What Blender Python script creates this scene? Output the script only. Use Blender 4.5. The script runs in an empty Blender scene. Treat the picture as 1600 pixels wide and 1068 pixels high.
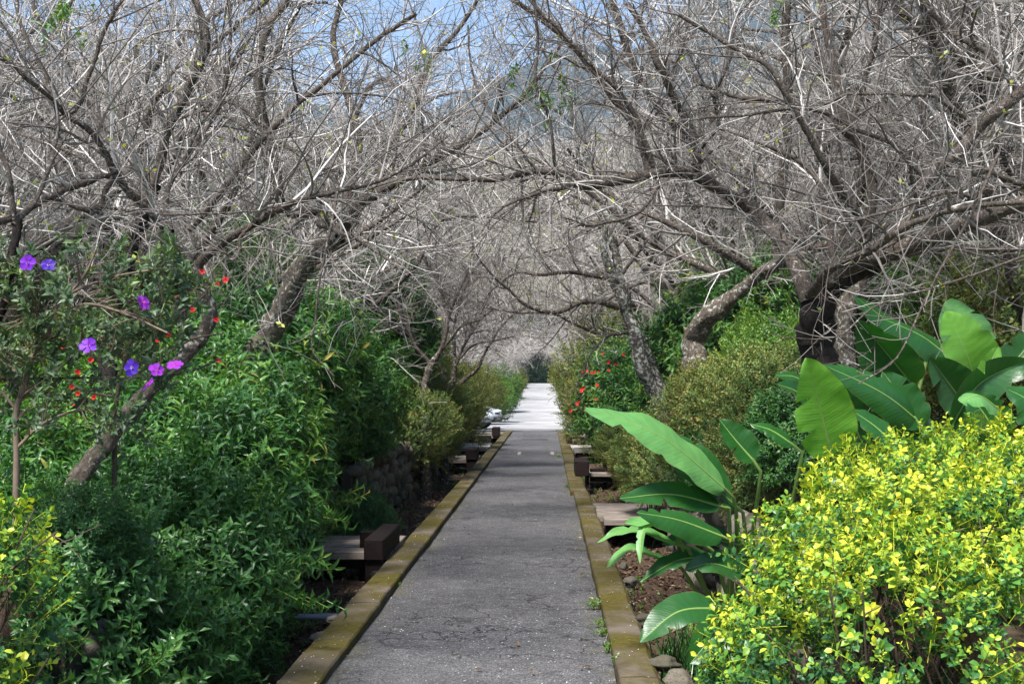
import bpy, math, random
import numpy as np
from mathutils import noise as mnoise
from mathutils import Vector, Matrix, Euler

SC = bpy.context.scene
COL = SC.collection
PI = math.pi

# ------------------------------------------------------------------ camera
FPX = 2000.0                       # focal length in pixels of a 1600 px wide frame
CAMZ = 1.6
cam_d = bpy.data.cameras.new('camera')
cam = bpy.data.objects.new('camera', cam_d)
COL.objects.link(cam)
cam_d.sensor_width = 36.0
cam_d.lens = FPX * 36.0 / 1600.0
cam_d.clip_start = 0.05
cam_d.clip_end = 9000
cam.location = (0, 0, CAMZ)
cam.rotation_euler = (math.radians(90) + math.atan(66 / FPX), 0, math.atan(56 / FPX))
SC.camera = cam
CR = cam.rotation_euler.to_matrix()

def W(px, py, Y):
    """world point at depth Y seen at pixel (px, py) of the 1600x1068 frame"""
    d = CR @ Vector(((px - 800) / FPX, (534 - py) / FPX, -1.0))
    k = Y / d.y
    return Vector((d.x * k, Y, CAMZ + d.z * k))

# ------------------------------------------------------------------ world, sun, exposure
SUN = Vector((-0.25, -0.45, 0.86)).normalized()
world = bpy.data.worlds.new('World')
SC.world = world
world.use_nodes = True
wn = world.node_tree
for n in list(wn.nodes):
    wn.nodes.remove(n)
sky = wn.nodes.new('ShaderNodeTexSky')
sky.sky_type = 'NISHITA'
sky.sun_disc = False
sky.sun_elevation = math.asin(SUN.z)
sky.sun_rotation = math.atan2(SUN.x, SUN.y)
sky.altitude = 300
sky.air_density = 1.0
sky.dust_density = 0.6
sky.ozone_density = 2.0
bg = wn.nodes.new('ShaderNodeBackground')
bg.inputs['Strength'].default_value = 0.085
wo = wn.nodes.new('ShaderNodeOutputWorld')
wn.links.new(sky.outputs[0], bg.inputs[0])
wn.links.new(bg.outputs[0], wo.inputs[0])

sun_d = bpy.data.lights.new('sun', 'SUN')
sun_d.energy = 3.8
sun_d.angle = math.radians(12)
sun_d.color = (1.0, 0.965, 0.93)
sun = bpy.data.objects.new('sun', sun_d)
COL.objects.link(sun)
sun.rotation_euler = SUN.to_track_quat('Z', 'Y').to_euler()

SC.view_settings.view_transform = 'Standard'
SC.view_settings.look = 'None'
SC.view_settings.exposure = 1.42
SC.view_settings.gamma = 1.0
SC.view_settings.use_curve_mapping = False
SC.cycles.max_bounces = 5
SC.cycles.diffuse_bounces = 3
SC.cycles.glossy_bounces = 2
SC.cycles.transmission_bounces = 3
SC.cycles.transparent_max_bounces = 4
SC.cycles.use_adaptive_sampling = True
SC.cycles.adaptive_threshold = 0.02

# ------------------------------------------------------------------ object helpers
def tag(o, label=None, cat=None, group=None, kind=None):
    if label: o['label'] = label
    if cat: o['category'] = cat
    if group: o['group'] = group
    if kind: o['kind'] = kind
    return o

def empty(name, loc, label, cat, group=None, rot=0.0):
    o = bpy.data.objects.new(name, None)
    o.empty_display_size = 0.2
    COL.objects.link(o)
    o.location = loc
    o.rotation_euler = (0, 0, rot)
    return tag(o, label, cat, group)

def make_mesh(name, V, F3=None, F4=None, mat=None, tint=None, smooth=False, uv=None, mats=None, midx=None):
    V = np.asarray(V, dtype=np.float32).reshape(-1, 3)
    F3 = np.zeros((0, 3), np.int32) if F3 is None or len(F3) == 0 else np.asarray(F3, np.int32)
    F4 = np.zeros((0, 4), np.int32) if F4 is None or len(F4) == 0 else np.asarray(F4, np.int32)
    me = bpy.data.meshes.new(name)
    me.vertices.add(len(V))
    me.vertices.foreach_set('co', V.ravel())
    nl = F3.size + F4.size
    me.loops.add(nl)
    li = np.concatenate([F3.ravel(), F4.ravel()]).astype(np.int32)
    me.loops.foreach_set('vertex_index', li)
    npoly = len(F3) + len(F4)
    me.polygons.add(npoly)
    tot = np.concatenate([np.full(len(F3), 3), np.full(len(F4), 4)]).astype(np.int32)
    st = np.concatenate([[0], np.cumsum(tot)[:-1]]).astype(np.int32) if npoly else np.zeros(0, np.int32)
    me.polygons.foreach_set('loop_start', st)
    me.polygons.foreach_set('loop_total', tot)
    me.polygons.foreach_set('use_smooth', np.full(npoly, bool(smooth)))
    if midx is not None:
        me.polygons.foreach_set('material_index', np.asarray(midx, np.int32))
    if tint is not None:
        a = me.attributes.new('tint', 'FLOAT', 'POINT')
        a.data.foreach_set('value', np.asarray(tint, np.float32))
    if uv is not None:
        u = me.uv_layers.new(name='uv')
        u.data.foreach_set('uv', np.asarray(uv, np.float32)[li].ravel())
    me.update(calc_edges=True)
    for m in (mats or ([mat] if mat else [])):
        me.materials.append(m)
    return me

def link(name, me, parent=None, loc=(0, 0, 0), rot=None, scale=None, kind=None):
    o = bpy.data.objects.new(name, me)
    COL.objects.link(o)
    o.location = loc
    if rot is not None: o.rotation_euler = rot
    if scale is not None: o.scale = scale if hasattr(scale, '__len__') else (scale,) * 3
    if parent is not None: o.parent = parent
    if kind: o['kind'] = kind
    return o

CHILD = {}
def kids(o):
    return [c for c in COL.objects if c.parent is o]

def copy_thing(src, ch, loc, rot, scale, label=None):
    """src with its parts (ch = [(part, [sub-parts])])"""
    r = src.copy(); COL.objects.link(r)
    r.location = loc; r.rotation_euler = rot
    r.scale = scale if hasattr(scale, '__len__') else (scale,) * 3
    if label: r['label'] = label
    for c, subs in ch:
        d = c.copy(); COL.objects.link(d); d.parent = r
        for s in subs:
            e = s.copy(); COL.objects.link(e); e.parent = d
    return r

class Parts:
    """collects vertices and faces of several shapes for one mesh"""
    def __init__(s): s.V = []; s.F3 = []; s.F4 = []; s.T = []; s.n = 0
    def add(s, V, F3=None, F4=None, tint=0.5):
        V = np.asarray(V, float).reshape(-1, 3)
        if F3 is not None and len(F3): s.F3.append(np.asarray(F3) + s.n)
        if F4 is not None and len(F4): s.F4.append(np.asarray(F4) + s.n)
        s.V.append(V)
        s.T.append(np.full(len(V), tint) if np.isscalar(tint) else np.asarray(tint))
        s.n += len(V)
    def mesh(s, name, mat, smooth=False, org=(0, 0, 0)):
        V = np.concatenate(s.V) - np.array(org)
        return make_mesh(name, V, np.concatenate(s.F3) if s.F3 else None, np.concatenate(s.F4) if s.F4 else None,
                         mat, np.concatenate(s.T), smooth)

def box_arrays(x0, x1, y0, y1, z0, z1, bev=0.0):
    """a box; with bev its edges are cut by a chamfer (24 vertices)"""
    if bev <= 0:
        V = [(x, y, z) for x in (x0, x1) for y in (y0, y1) for z in (z0, z1)]
        F = [(0, 1, 3, 2), (4, 6, 7, 5), (0, 4, 5, 1), (2, 3, 7, 6), (0, 2, 6, 4), (1, 5, 7, 3)]
        return np.array(V), None, np.array(F)
    c = np.array([(x0 + x1) / 2, (y0 + y1) / 2, (z0 + z1) / 2]); h = np.array([x1 - x0, y1 - y0, z1 - z0]) / 2
    V = []; idx = {}
    for sx in (-1, 1):
        for sy in (-1, 1):
            for sz in (-1, 1):
                s = np.array([sx, sy, sz])
                for ax in range(3):
                    p = h - bev; p[ax] = h[ax]
                    idx[(sx, sy, sz, ax)] = len(V); V.append(c + s * p)
    F4 = []; F3 = []
    cyc = [(-1, -1), (1, -1), (1, 1), (-1, 1)]
    for ax in range(3):
        o = [a for a in range(3) if a != ax]
        for s in (-1, 1):
            q = []
            for a, b in (cyc if s > 0 else cyc[::-1]):
                k = [0, 0, 0]; k[ax] = s; k[o[0]] = a; k[o[1]] = b
                q.append(idx[(*k, ax)])
            F4.append(q)
        # edges parallel to ax
        for a in (-1, 1):
            for b in (-1, 1):
                k0 = [0, 0, 0]; k0[ax] = -1; k0[o[0]] = a; k0[o[1]] = b
                k1 = list(k0); k1[ax] = 1
                F4.append([idx[(*k0, o[0])], idx[(*k1, o[0])], idx[(*k1, o[1])], idx[(*k0, o[1])]])
    for sx in (-1, 1):
        for sy in (-1, 1):
            for sz in (-1, 1):
                F3.append([idx[(sx, sy, sz, a)] for a in range(3)])
    return np.array(V), np.array(F3), np.array(F4)

def tubes(P, R, sides, cap=False):
    """P (N,K,3) centre lines, R (N,K) radii -> V, F4"""
    P = np.asarray(P, float); R = np.asarray(R, float)
    N, K, _ = P.shape
    T = np.empty_like(P)
    T[:, 1:-1] = P[:, 2:] - P[:, :-2]; T[:, 0] = P[:, 1] - P[:, 0]; T[:, -1] = P[:, -1] - P[:, -2]
    T /= np.linalg.norm(T, axis=2, keepdims=True) + 1e-9
    m = P[:, -1] - P[:, 0]
    m /= np.linalg.norm(m, axis=1, keepdims=True) + 1e-9
    ref = np.where(np.abs(m[:, 2:3]) < 0.75, np.array([[0., 0., 1.]]), np.array([[1., 0., 0.]]))
    ref = np.repeat(ref[:, None], K, 1)
    A = np.cross(T, ref); A /= np.linalg.norm(A, axis=2, keepdims=True) + 1e-9
    B = np.cross(T, A)
    ang = np.arange(sides) * 2 * PI / sides
    V = P[:, :, None, :] + R[:, :, None, None] * (np.cos(ang)[None, None, :, None] * A[:, :, None, :] + np.sin(ang)[None, None, :, None] * B[:, :, None, :])
    i = np.arange(N)[:, None, None] * K * sides + np.arange(K - 1)[None, :, None] * sides
    j = np.arange(sides)[None, None, :]; j2 = (j + 1) % sides
    F = np.stack([i + j, i + j2, i + j2 + sides, i + j + sides], -1).reshape(-1, 4)
    return V.reshape(-1, 3), F

def spline(pts, K):
    """Catmull-Rom through pts (n, d) -> (K, d), even steps"""
    p = np.asarray(pts, float)
    if len(p) == 2:
        t = np.linspace(0, 1, K)[:, None]; return p[0] * (1 - t) + p[1] * t
    q = np.vstack([2 * p[0] - p[1], p, 2 * p[-1] - p[-2]])
    out = []
    for i in range(1, len(q) - 2):
        for t in np.linspace(0, 1, 12, endpoint=False):
            out.append(0.5 * ((2 * q[i]) + (-q[i - 1] + q[i + 1]) * t + (2 * q[i - 1] - 5 * q[i] + 4 * q[i + 1] - q[i + 2]) * t * t
                              + (-q[i - 1] + 3 * q[i] - 3 * q[i + 1] + q[i + 2]) * t ** 3))
    out.append(p[-1]); out = np.array(out)
    s = np.concatenate([[0], np.cumsum(np.linalg.norm(np.diff(out[:, :3], axis=0), axis=1))])
    u = np.linspace(0, s[-1], K)
    return np.stack([np.interp(u, s, out[:, k]) for k in range(out.shape[1])], 1)

def unit(v):
    return v / (np.linalg.norm(v, axis=-1, keepdims=True) + 1e-9)

def spawn(rng, P, R, per_m, lmin, lmax, K, ratio, rmax, tip, amin=30, amax=75, up=0.2, wig=0.12, bend=0.0, tmin=0.12, fade=0.5):
    """shoots growing out of the centre lines P: one polyline each"""
    N, Kp, _ = P.shape
    L = np.linalg.norm(np.diff(P, axis=1), axis=2).sum(1)
    n = rng.poisson(L * per_m * (1 - tmin))
    idx = np.repeat(np.arange(N), n); M = len(idx)
    if M == 0: return np.zeros((0, K, 3)), np.zeros((0, K))
    t = tmin + (1 - tmin) * rng.random(M)
    f = t * (Kp - 1) * 0.9999; i = f.astype(int); w = (f - i)[:, None]
    pos = P[idx, i] * (1 - w) + P[idx, i + 1] * w
    pr = R[idx, i] * (1 - w[:, 0]) + R[idx, i + 1] * w[:, 0]
    tan = unit(P[idx, i + 1] - P[idx, i])
    rv = rng.normal(size=(M, 3)); perp = unit(rv - (rv * tan).sum(1, keepdims=True) * tan)
    a = np.radians(amin + (amax - amin) * rng.random(M))[:, None]
    d = unit(np.cos(a) * tan + np.sin(a) * perp + np.array([0, 0, up]))
    ln = (lmin + (lmax - lmin) * rng.random(M) ** 1.6) * (1 - fade * t)
    out = np.empty((M, K, 3)); out[:, 0] = pos
    crv = rng.normal(size=(M, 3)) * wig * 0.55
    for k in range(1, K):
        d = unit(d + crv + rng.normal(size=(M, 3)) * wig + np.array([0, 0, bend]))
        out[:, k] = out[:, k - 1] + d * (ln / (K - 1))[:, None]
    r0 = np.minimum(pr * ratio, rmax) * (0.7 + 0.6 * rng.random(M))
    r0 = np.maximum(r0, tip * 1.3)
    tt = np.linspace(0, 1, K)[None]
    return out, r0[:, None] * (1 - tt) + tip * tt

def twig_tint(g, n):
    k = g.random(n)
    return np.clip(np.where(k < 0.46, g.normal(0.15, 0.08, n), np.where(k < 0.86, g.normal(0.48, 0.12, n), g.normal(0.92, 0.1, n))), 0, 1)

# ------------------------------------------------------------------ materials
def nt(name):
    m = bpy.data.materials.new(name); m.use_nodes = True
    t = m.node_tree
    for n in list(t.nodes): t.nodes.remove(n)
    o = t.nodes.new('ShaderNodeOutputMaterial')
    return m, t, o

def N(t, kind, **kw):
    n = t.nodes.new('ShaderNode' + kind)
    for k, v in kw.items():
        if k.startswith('i_'):
            key = k[2:].replace('_', ' ')
            n.inputs[key].default_value = v
        else: setattr(n, k, v)
    return n

def ramp(t, src, stops, mode='LINEAR'):
    r = t.nodes.new('ShaderNodeValToRGB'); r.color_ramp.interpolation = mode
    e = r.color_ramp.elements
    while len(e) < len(stops): e.new(0.5)
    for k, (p, c) in enumerate(stops):
        e[k].position = p; e[k].color = (*c, 1) if len(c) == 3 else c
    if src is not None: t.links.new(src, r.inputs[0])
    return r.outputs[0]

def coords(t, scale=1.0, kind='Object', vec=None):
    c = t.nodes.new('ShaderNodeTexCoord')
    m = t.nodes.new('ShaderNodeMapping')
    m.inputs['Scale'].default_value = vec or (scale,) * 3
    t.links.new(c.outputs[kind], m.inputs[0])
    return m.outputs[0]

def noise(t, vec, scale, detail=4, rough=0.55, dist=0.0):
    n = N(t, 'TexNoise'); n.inputs['Scale'].default_value = scale; n.inputs['Detail'].default_value = detail
    n.inputs['Roughness'].default_value = rough; n.inputs['Distortion'].default_value = dist
    if vec is not None: t.links.new(vec, n.inputs['Vector'])
    return n.outputs['Fac']

def mixc(t, fac, a, b, mode='MIX'):
    n = t.nodes.new('ShaderNodeMix'); n.data_type = 'RGBA'; n.blend_type = mode
    for v, k in ((fac, 0), (a, 6), (b, 7)):
        if isinstance(v, (int, float)): n.inputs[k].default_value = v
        elif isinstance(v, tuple): n.inputs[k].default_value = (*v, 1)
        else: t.links.new(v, n.inputs[k])
    return n.outputs[2]

def math_(t, op, a, b=0.0):
    n = t.nodes.new('ShaderNodeMath'); n.operation = op
    for k, v in ((0, a), (1, b)):
        if isinstance(v, (int, float)): n.inputs[k].default_value = v
        else: t.links.new(v, n.inputs[k])
    return n.outputs[0]

def bump(t, h, strength=0.4, dist=0.01):
    b = t.nodes.new('ShaderNodeBump'); b.inputs['Strength'].default_value = strength; b.inputs['Distance'].default_value = dist
    t.links.new(h, b.inputs['Height']); return b.outputs[0]

def principled(t, o, col, rough=0.7, normal=None, spec=0.3):
    p = t.nodes.new('ShaderNodeBsdfPrincipled')
    if isinstance(col, tuple): p.inputs['Base Color'].default_value = (*col, 1)
    else: t.links.new(col, p.inputs['Base Color'])
    if isinstance(rough, (int, float)): p.inputs['Roughness'].default_value = rough
    else: t.links.new(rough, p.inputs['Roughness'])
    p.inputs['Specular IOR Level'].default_value = spec
    if normal is not None: t.links.new(normal, p.inputs['Normal'])
    if o is not None: t.links.new(p.outputs[0], o.inputs[0])
    return p

def simple(name, col, rough=0.6, spec=0.3, var=0.25, scale=20, bmp=0.0):
    m, t, o = nt(name)
    v = coords(t)
    f = noise(t, v, scale)
    c = mixc(t, f, tuple(x * (1 - var) for x in col), tuple(min(1, x * (1 + var)) for x in col))
    principled(t, o, c, rough, bump(t, f, bmp) if bmp else None, spec)
    return m

def leaf_mat(name, stops, rough=0.42, trans=0.28, spec=0.45, tcol=(1.15, 1.25, 0.5)):
    m, t, o = nt(name)
    a = t.nodes.new('ShaderNodeAttribute'); a.attribute_name = 'tint'
    oi = t.nodes.new('ShaderNodeObjectInfo')
    f = math_(t, 'ADD', a.outputs['Fac'], math_(t, 'MULTIPLY', math_(t, 'SUBTRACT', oi.outputs['Random'], 0.5), 0.14))
    c = ramp(t, f, stops)
    pr = principled(t, None, c, rough, None, spec)
    tr = t.nodes.new('ShaderNodeBsdfTranslucent')
    t.links.new(mixc(t, 1.0, c, tcol, 'MULTIPLY'), tr.inputs[0])
    mx = t.nodes.new('ShaderNodeMixShader'); mx.inputs[0].default_value = trans
    t.links.new(pr.outputs[0], mx.inputs[1]); t.links.new(tr.outputs[0], mx.inputs[2])
    t.links.new(mx.outputs[0], o.inputs[0])
    return m

M = {}
M['lance'] = leaf_mat('leaf_lanceolate', [(0, (0.014, 0.050, 0.015)), (0.4, (0.035, 0.115, 0.026)), (0.65, (0.075, 0.20, 0.032)), (0.93, (0.16, 0.30, 0.04)), (1, (0.30, 0.26, 0.05))])
M['deep'] = leaf_mat('leaf_deep_green', [(0, (0.014, 0.055, 0.013)), (0.45, (0.036, 0.12, 0.024)), (0.8, (0.075, 0.19, 0.04)), (1, (0.16, 0.27, 0.04))], 0.4)
M['fresh'] = leaf_mat('leaf_fresh', [(0, (0.03, 0.085, 0.02)), (0.5, (0.065, 0.17, 0.028)), (0.85, (0.16, 0.30, 0.04)), (1, (0.34, 0.36, 0.05))])
M['olive'] = leaf_mat('leaf_olive', [(0, (0.025, 0.06, 0.015)), (0.35, (0.06, 0.125, 0.025)), (0.6, (0.15, 0.22, 0.045)), (0.8, (0.30, 0.30, 0.08)), (1, (0.24, 0.11, 0.03))], 0.5)
M['dark'] = leaf_mat('leaf_dark_shade', [(0, (0.008, 0.018, 0.008)), (0.6, (0.013, 0.030, 0.011)), (1, (0.028, 0.055, 0.018))], 0.9, 0.05, 0.1)  # near-black leaf colour carries the deep shade at the road end
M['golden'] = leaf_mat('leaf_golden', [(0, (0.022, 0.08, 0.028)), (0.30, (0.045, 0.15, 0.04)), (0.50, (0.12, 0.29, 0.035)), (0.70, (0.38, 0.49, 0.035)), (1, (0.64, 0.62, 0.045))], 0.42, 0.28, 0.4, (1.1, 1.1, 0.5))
M['tibou'] = leaf_mat('leaf_velvet', [(0, (0.03, 0.065, 0.03)), (0.5, (0.075, 0.13, 0.06)), (0.88, (0.14, 0.20, 0.07)), (1, (0.28, 0.45, 0.04))], 0.5, 0.22)
M['bud'] = leaf_mat('leaf_bud', [(0, (0.20, 0.26, 0.05)), (1, (0.50, 0.48, 0.08))], 0.5, 0.35)
M['blade'] = leaf_mat('leaf_blade', [(0, (0.02, 0.08, 0.02)), (1, (0.08, 0.24, 0.05))], 0.35, 0.25)
M['litter'] = leaf_mat('litter', [(0, (0.035, 0.020, 0.012)), (0.5, (0.12, 0.075, 0.045)), (0.85, (0.22, 0.14, 0.085)), (1, (0.35, 0.27, 0.19))], 0.8, 0.08, 0.15, (1, 1, 1))

def bark_mat(name, dark, light, lichen, lf, scale=9.0):
    m, t, o = nt(name)
    v = coords(t)
    n1 = noise(t, v, scale * 2.2, 6, 0.7)
    vv = coords(t, vec=(1, 1, 0.45))
    n2 = noise(t, vv, scale * 5, 5, 0.75, 0.4)
    base = ramp(t, n2, [(0.3, dark), (0.72, light)])
    l1 = ramp(t, n1, [(lf - 0.02, (0, 0, 0)), (lf + 0.05, (1, 1, 1))])
    c = mixc(t, l1, base, lichen)
    h = math_(t, 'ADD', n2, math_(t, 'MULTIPLY', n1, 0.5))
    principled(t, o, c, 0.85, bump(t, h, 0.9, 0.02), 0.15)
    return m
M['bark'] = bark_mat('bark_brown', (0.018, 0.013, 0.010), (0.19, 0.155, 0.12), (0.42, 0.42, 0.36), 0.565)
M['bark_lichen'] = bark_mat('bark_lichened', (0.04, 0.032, 0.028), (0.18, 0.15, 0.13), (0.50, 0.53, 0.46), 0.52)
M['bark_dark'] = bark_mat('bark_wet', (0.010, 0.008, 0.007), (0.045, 0.034, 0.028), (0.20, 0.19, 0.15), 0.68)
M['limb'] = bark_mat('bark_limb', (0.022, 0.016, 0.013), (0.19, 0.155, 0.125), (0.48, 0.46, 0.42), 0.60, 14)

def twig_mat(name, a, b, c_):
    m, t, o = nt(name)
    at = t.nodes.new('ShaderNodeAttribute'); at.attribute_name = 'tint'
    n = noise(t, coords(t), 14, 3)
    f = math_(t, 'ADD', math_(t, 'MULTIPLY', at.outputs['Fac'], 0.75), math_(t, 'MULTIPLY', n, 0.25))
    principled(t, o, ramp(t, f, [(0.0, a), (0.5, b), (1.0, c_)]), 0.6, None, 0.3)
    return m
M['twig'] = twig_mat('twig_grey', (0.030, 0.023, 0.019), (0.19, 0.165, 0.143), (0.68, 0.645, 0.60))
M['twig_pale'] = twig_mat('twig_pale', (0.11, 0.095, 0.080), (0.36, 0.33, 0.295), (0.74, 0.71, 0.665))
M['stem'] = simple('shrub_stem', (0.17, 0.125, 0.09), 0.7, 0.2, 0.35, 30)
M['stem_dark'] = simple('shrub_stem_dark', (0.07, 0.05, 0.035), 0.7, 0.2, 0.35, 30)

# asphalt
def asphalt():
    m, t, o = nt('asphalt_old')
    v = coords(t)
    vo = N(t, 'TexVoronoi'); vo.inputs['Scale'].default_value = 120; t.links.new(v, vo.inputs['Vector'])
    chips = ramp(t, vo.outputs['Color'], [(0.0, (0.040, 0.039, 0.039)), (0.55, (0.108, 0.105, 0.107)), (0.85, (0.18, 0.176, 0.176)), (1.0, (0.42, 0.41, 0.40))])
    big = noise(t, v, 0.9, 5, 0.6)
    mid = noise(t, v, 6, 5, 0.65)
    c = mixc(t, 1.0, chips, ramp(t, big, [(0.3, (0.78, 0.77, 0.77)), (0.7, (1.16, 1.15, 1.14))]), 'MULTIPLY')
    c = mixc(t, 1.0, c, ramp(t, mid, [(0.35, (0.80, 0.80, 0.80)), (0.65, (1.15, 1.15, 1.15))]), 'MULTIPLY')
    # cracks
    vc = N(t, 'TexVoronoi'); vc.feature = 'DISTANCE_TO_EDGE'; vc.inputs['Scale'].default_value = 1.6
    wv = t.nodes.new('ShaderNodeVectorMath'); wv.operation = 'ADD'
    nn = N(t, 'TexNoise'); nn.inputs['Scale'].default_value = 3.5; nn.inputs['Detail'].default_value = 6; t.links.new(v, nn.inputs['Vector'])
    sc = t.nodes.new('ShaderNodeVectorMath'); sc.operation = 'SCALE'; sc.inputs['Scale'].default_value = 0.9
    t.links.new(nn.outputs['Color'], sc.inputs[0]); t.links.new(v, wv.inputs[0]); t.links.new(sc.outputs[0], wv.inputs[1])
    t.links.new(wv.outputs[0], vc.inputs['Vector'])
    gate = ramp(t, noise(t, v, 0.8, 3), [(0.43, (0, 0, 0)), (0.56, (1, 1, 1))])
    ck = mixc(t, 1.0, ramp(t, vc.outputs['Distance'], [(0.0, (1, 1, 1)), (0.022, (0, 0, 0))]), gate, 'MULTIPLY')
    c = mixc(t, math_(t, 'MULTIPLY', ck, 0.8), c, (0.02, 0.02, 0.02))
    # moss toward the edges of the path
    sx = N(t, 'SeparateXYZ'); t.links.new(v, sx.inputs[0])
    e = math_(t, 'ABSOLUTE', math_(t, 'ADD', sx.outputs['X'], 0.41))
    em = math_(t, 'MULTIPLY', ramp(t, math_(t, 'ADD', e, math_(t, 'MULTIPLY', mid, 0.30)), [(0.76, (0, 0, 0)), (0.98, (1, 1, 1))]), ramp(t, noise(t, v, 2.3, 5, 0.7), [(0.45, (0, 0, 0)), (0.65, (1, 1, 1))]))
    c = mixc(t, math_(t, 'MULTIPLY', em, 0.7), c, (0.11, 0.10, 0.035))
    h = math_(t, 'SUBTRACT', vo.outputs['Distance'], math_(t, 'MULTIPLY', ck, 1.5))
    principled(t, o, c, 0.82, bump(t, h, 1.0, 0.009), 0.2)
    return m
M['asphalt'] = asphalt()

def concrete(name, a, b, stain, sf=0.55, scale=3.0, moss=None, mf=0.5):
    m, t, o = nt(name)
    v = coords(t)
    n1 = noise(t, v, scale, 6, 0.65); n2 = noise(t, v, scale * 14, 4, 0.7); n3 = noise(t, v, scale * 0.5, 4, 0.6, 0.5)
    c = mixc(t, n2, a, b)
    c = mixc(t, ramp(t, n1, [(sf - 0.1, (0, 0, 0)), (sf + 0.15, (0.8, 0.8, 0.8))]), c, stain)
    if moss:
        g = ramp(t, math_(t, 'ADD', math_(t, 'MULTIPLY', n3, 0.7), math_(t, 'MULTIPLY', n2, 0.3)), [(mf - 0.06, (0, 0, 0)), (mf + 0.06, (1, 1, 1))])
        mc = ramp(t, noise(t, v, 26, 4, 0.7), [(0.3, (moss[0] * 0.55, moss[1] * 0.55, moss[2] * 0.6)), (0.7, (moss[0] * 1.45, moss[1] * 1.4, moss[2] * 1.3))])
        c = mixc(t, g, c, mc)
    principled(t, o, c, 0.88, bump(t, math_(t, 'ADD', n2, n1), 0.5, 0.01), 0.2)
    return m
M['kerb'] = concrete('kerb_mossy', (0.075, 0.058, 0.038), (0.19, 0.155, 0.115), (0.045, 0.035, 0.018), 0.48, 3.0, (0.070, 0.058, 0.009), 0.49)
M['kerb_clean'] = concrete('kerb_concrete', (0.20, 0.18, 0.155), (0.34, 0.31, 0.28), (0.12, 0.10, 0.06), 0.5, 2.5, (0.10, 0.08, 0.012), 0.60)
M['plaza'] = concrete('plaza_concrete', (0.30, 0.297, 0.293), (0.43, 0.426, 0.42), (0.24, 0.237, 0.233), 0.5, 0.25)
M['slab'] = concrete('slab_concrete', (0.30, 0.27, 0.24), (0.44, 0.40, 0.36), (0.16, 0.14, 0.09), 0.55, 2.0)

def plaza_mat():
    m, t, o = nt('plaza_greyed_concrete')
    v = coords(t)
    n1 = noise(t, v, 0.35, 6, 0.65); n2 = noise(t, v, 6, 5, 0.7)
    c = mixc(t, n2, (0.29, 0.287, 0.283), (0.43, 0.426, 0.42))
    c = mixc(t, ramp(t, n1, [(0.45, (0, 0, 0)), (0.65, (0.6, 0.6, 0.6))]), c, (0.22, 0.217, 0.213))
    sy = N(t, 'SeparateXYZ'); t.links.new(v, sy.inputs[0])
    e = math_(t, 'ADD', math_(t, 'MULTIPLY', math_(t, 'SUBTRACT', sy.outputs['Y'], 43.5), 0.1), math_(t, 'MULTIPLY', math_(t, 'SUBTRACT', noise(t, v, 0.9, 5, 0.7), 0.5), 0.9))
    c = mixc(t, ramp(t, e, [(0.05, (0.9, 0.9, 0.9)), (0.55, (0, 0, 0))]), c, (0.115, 0.112, 0.113))   # greyer towards the path end, along a noisy edge
    principled(t, o, c, 0.88, bump(t, n2, 0.4, 0.01), 0.2)
    return m
M['plaza'] = plaza_mat()

def ground_mat():
    m, t, o = nt('soil_and_dry_grass')
    v = coords(t)
    n1 = noise(t, v, 0.5, 6, 0.65); n2 = noise(t, v, 9, 6, 0.75); n3 = noise(t, v, 45, 4, 0.7)
    soil = ramp(t, n3, [(0.25, (0.03, 0.020, 0.013)), (0.6, (0.10, 0.065, 0.045)), (0.8, (0.19, 0.14, 0.10))])
    dry = ramp(t, n2, [(0.3, (0.09, 0.08, 0.055)), (0.7, (0.21, 0.19, 0.145))])
    grass = ramp(t, n2, [(0.3, (0.035, 0.07, 0.018)), (0.7, (0.10, 0.17, 0.04))])
    c = mixc(t, ramp(t, n1, [(0.58, (0, 0, 0)), (0.68, (0.8, 0.8, 0.8))]), dry, grass)
    sy = N(t, 'SeparateXYZ'); t.links.new(v, sy.inputs[0])
    near = ramp(t, math_(t, 'MULTIPLY', math_(t, 'ABSOLUTE', math_(t, 'ADD', sy.outputs['X'], 0.4)), 0.1), [(0.20, (1, 1, 1)), (0.30, (0, 0, 0))])
    nearY = ramp(t, math_(t, 'MULTIPLY', sy.outputs['Y'], 0.01), [(0.38, (1, 1, 1)), (0.43, (0, 0, 0))])
    c = mixc(t, mixc(t, 1.0, near, nearY, 'MULTIPLY'), c, soil)
    principled(t, o, c, 0.95, bump(t, math_(t, 'ADD', n2, n3), 0.8, 0.03), 0.1)
    return m
M['ground'] = ground_mat()

def wood_mat(name, a, b, moss=0.0, rough=0.7):
    m, t, o = nt(name)
    v = coords(t, vec=(1.2, 30, 30)); v2 = coords(t)
    n = noise(t, v, 2.2, 6, 0.7, 0.6); n2 = noise(t, v2, 7, 4)
    c = ramp(t, n, [(0.28, a), (0.72, b)])
    c = mixc(t, math_(t, 'MULTIPLY', n2, 0.5), c, tuple(x * 0.45 for x in a))
    if moss: c = mixc(t, ramp(t, n2, [(0.55, (0, 0, 0)), (0.68, (moss,) * 3)]), c, (0.10, 0.10, 0.02))
    principled(t, o, c, rough, bump(t, n, 0.5, 0.006), 0.25)
    return m
M['plank'] = wood_mat('weathered_plank', (0.13, 0.10, 0.08), (0.40, 0.34, 0.29), 0.5)
M['plank_y'] = M['plank']
def wood_y(name, a, b):
    m, t, o = nt(name)
    v = coords(t, vec=(30, 1.2, 30))
    n = noise(t, v, 2.2, 6, 0.7, 0.6)
    principled(t, o, ramp(t, n, [(0.28, a), (0.75, b)]), 0.75, bump(t, n, 0.8, 0.01), 0.15)
    return m
M['beam'] = wood_y('stained_beam', (0.005, 0.003, 0.0025), (0.022, 0.013, 0.010))

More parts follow.
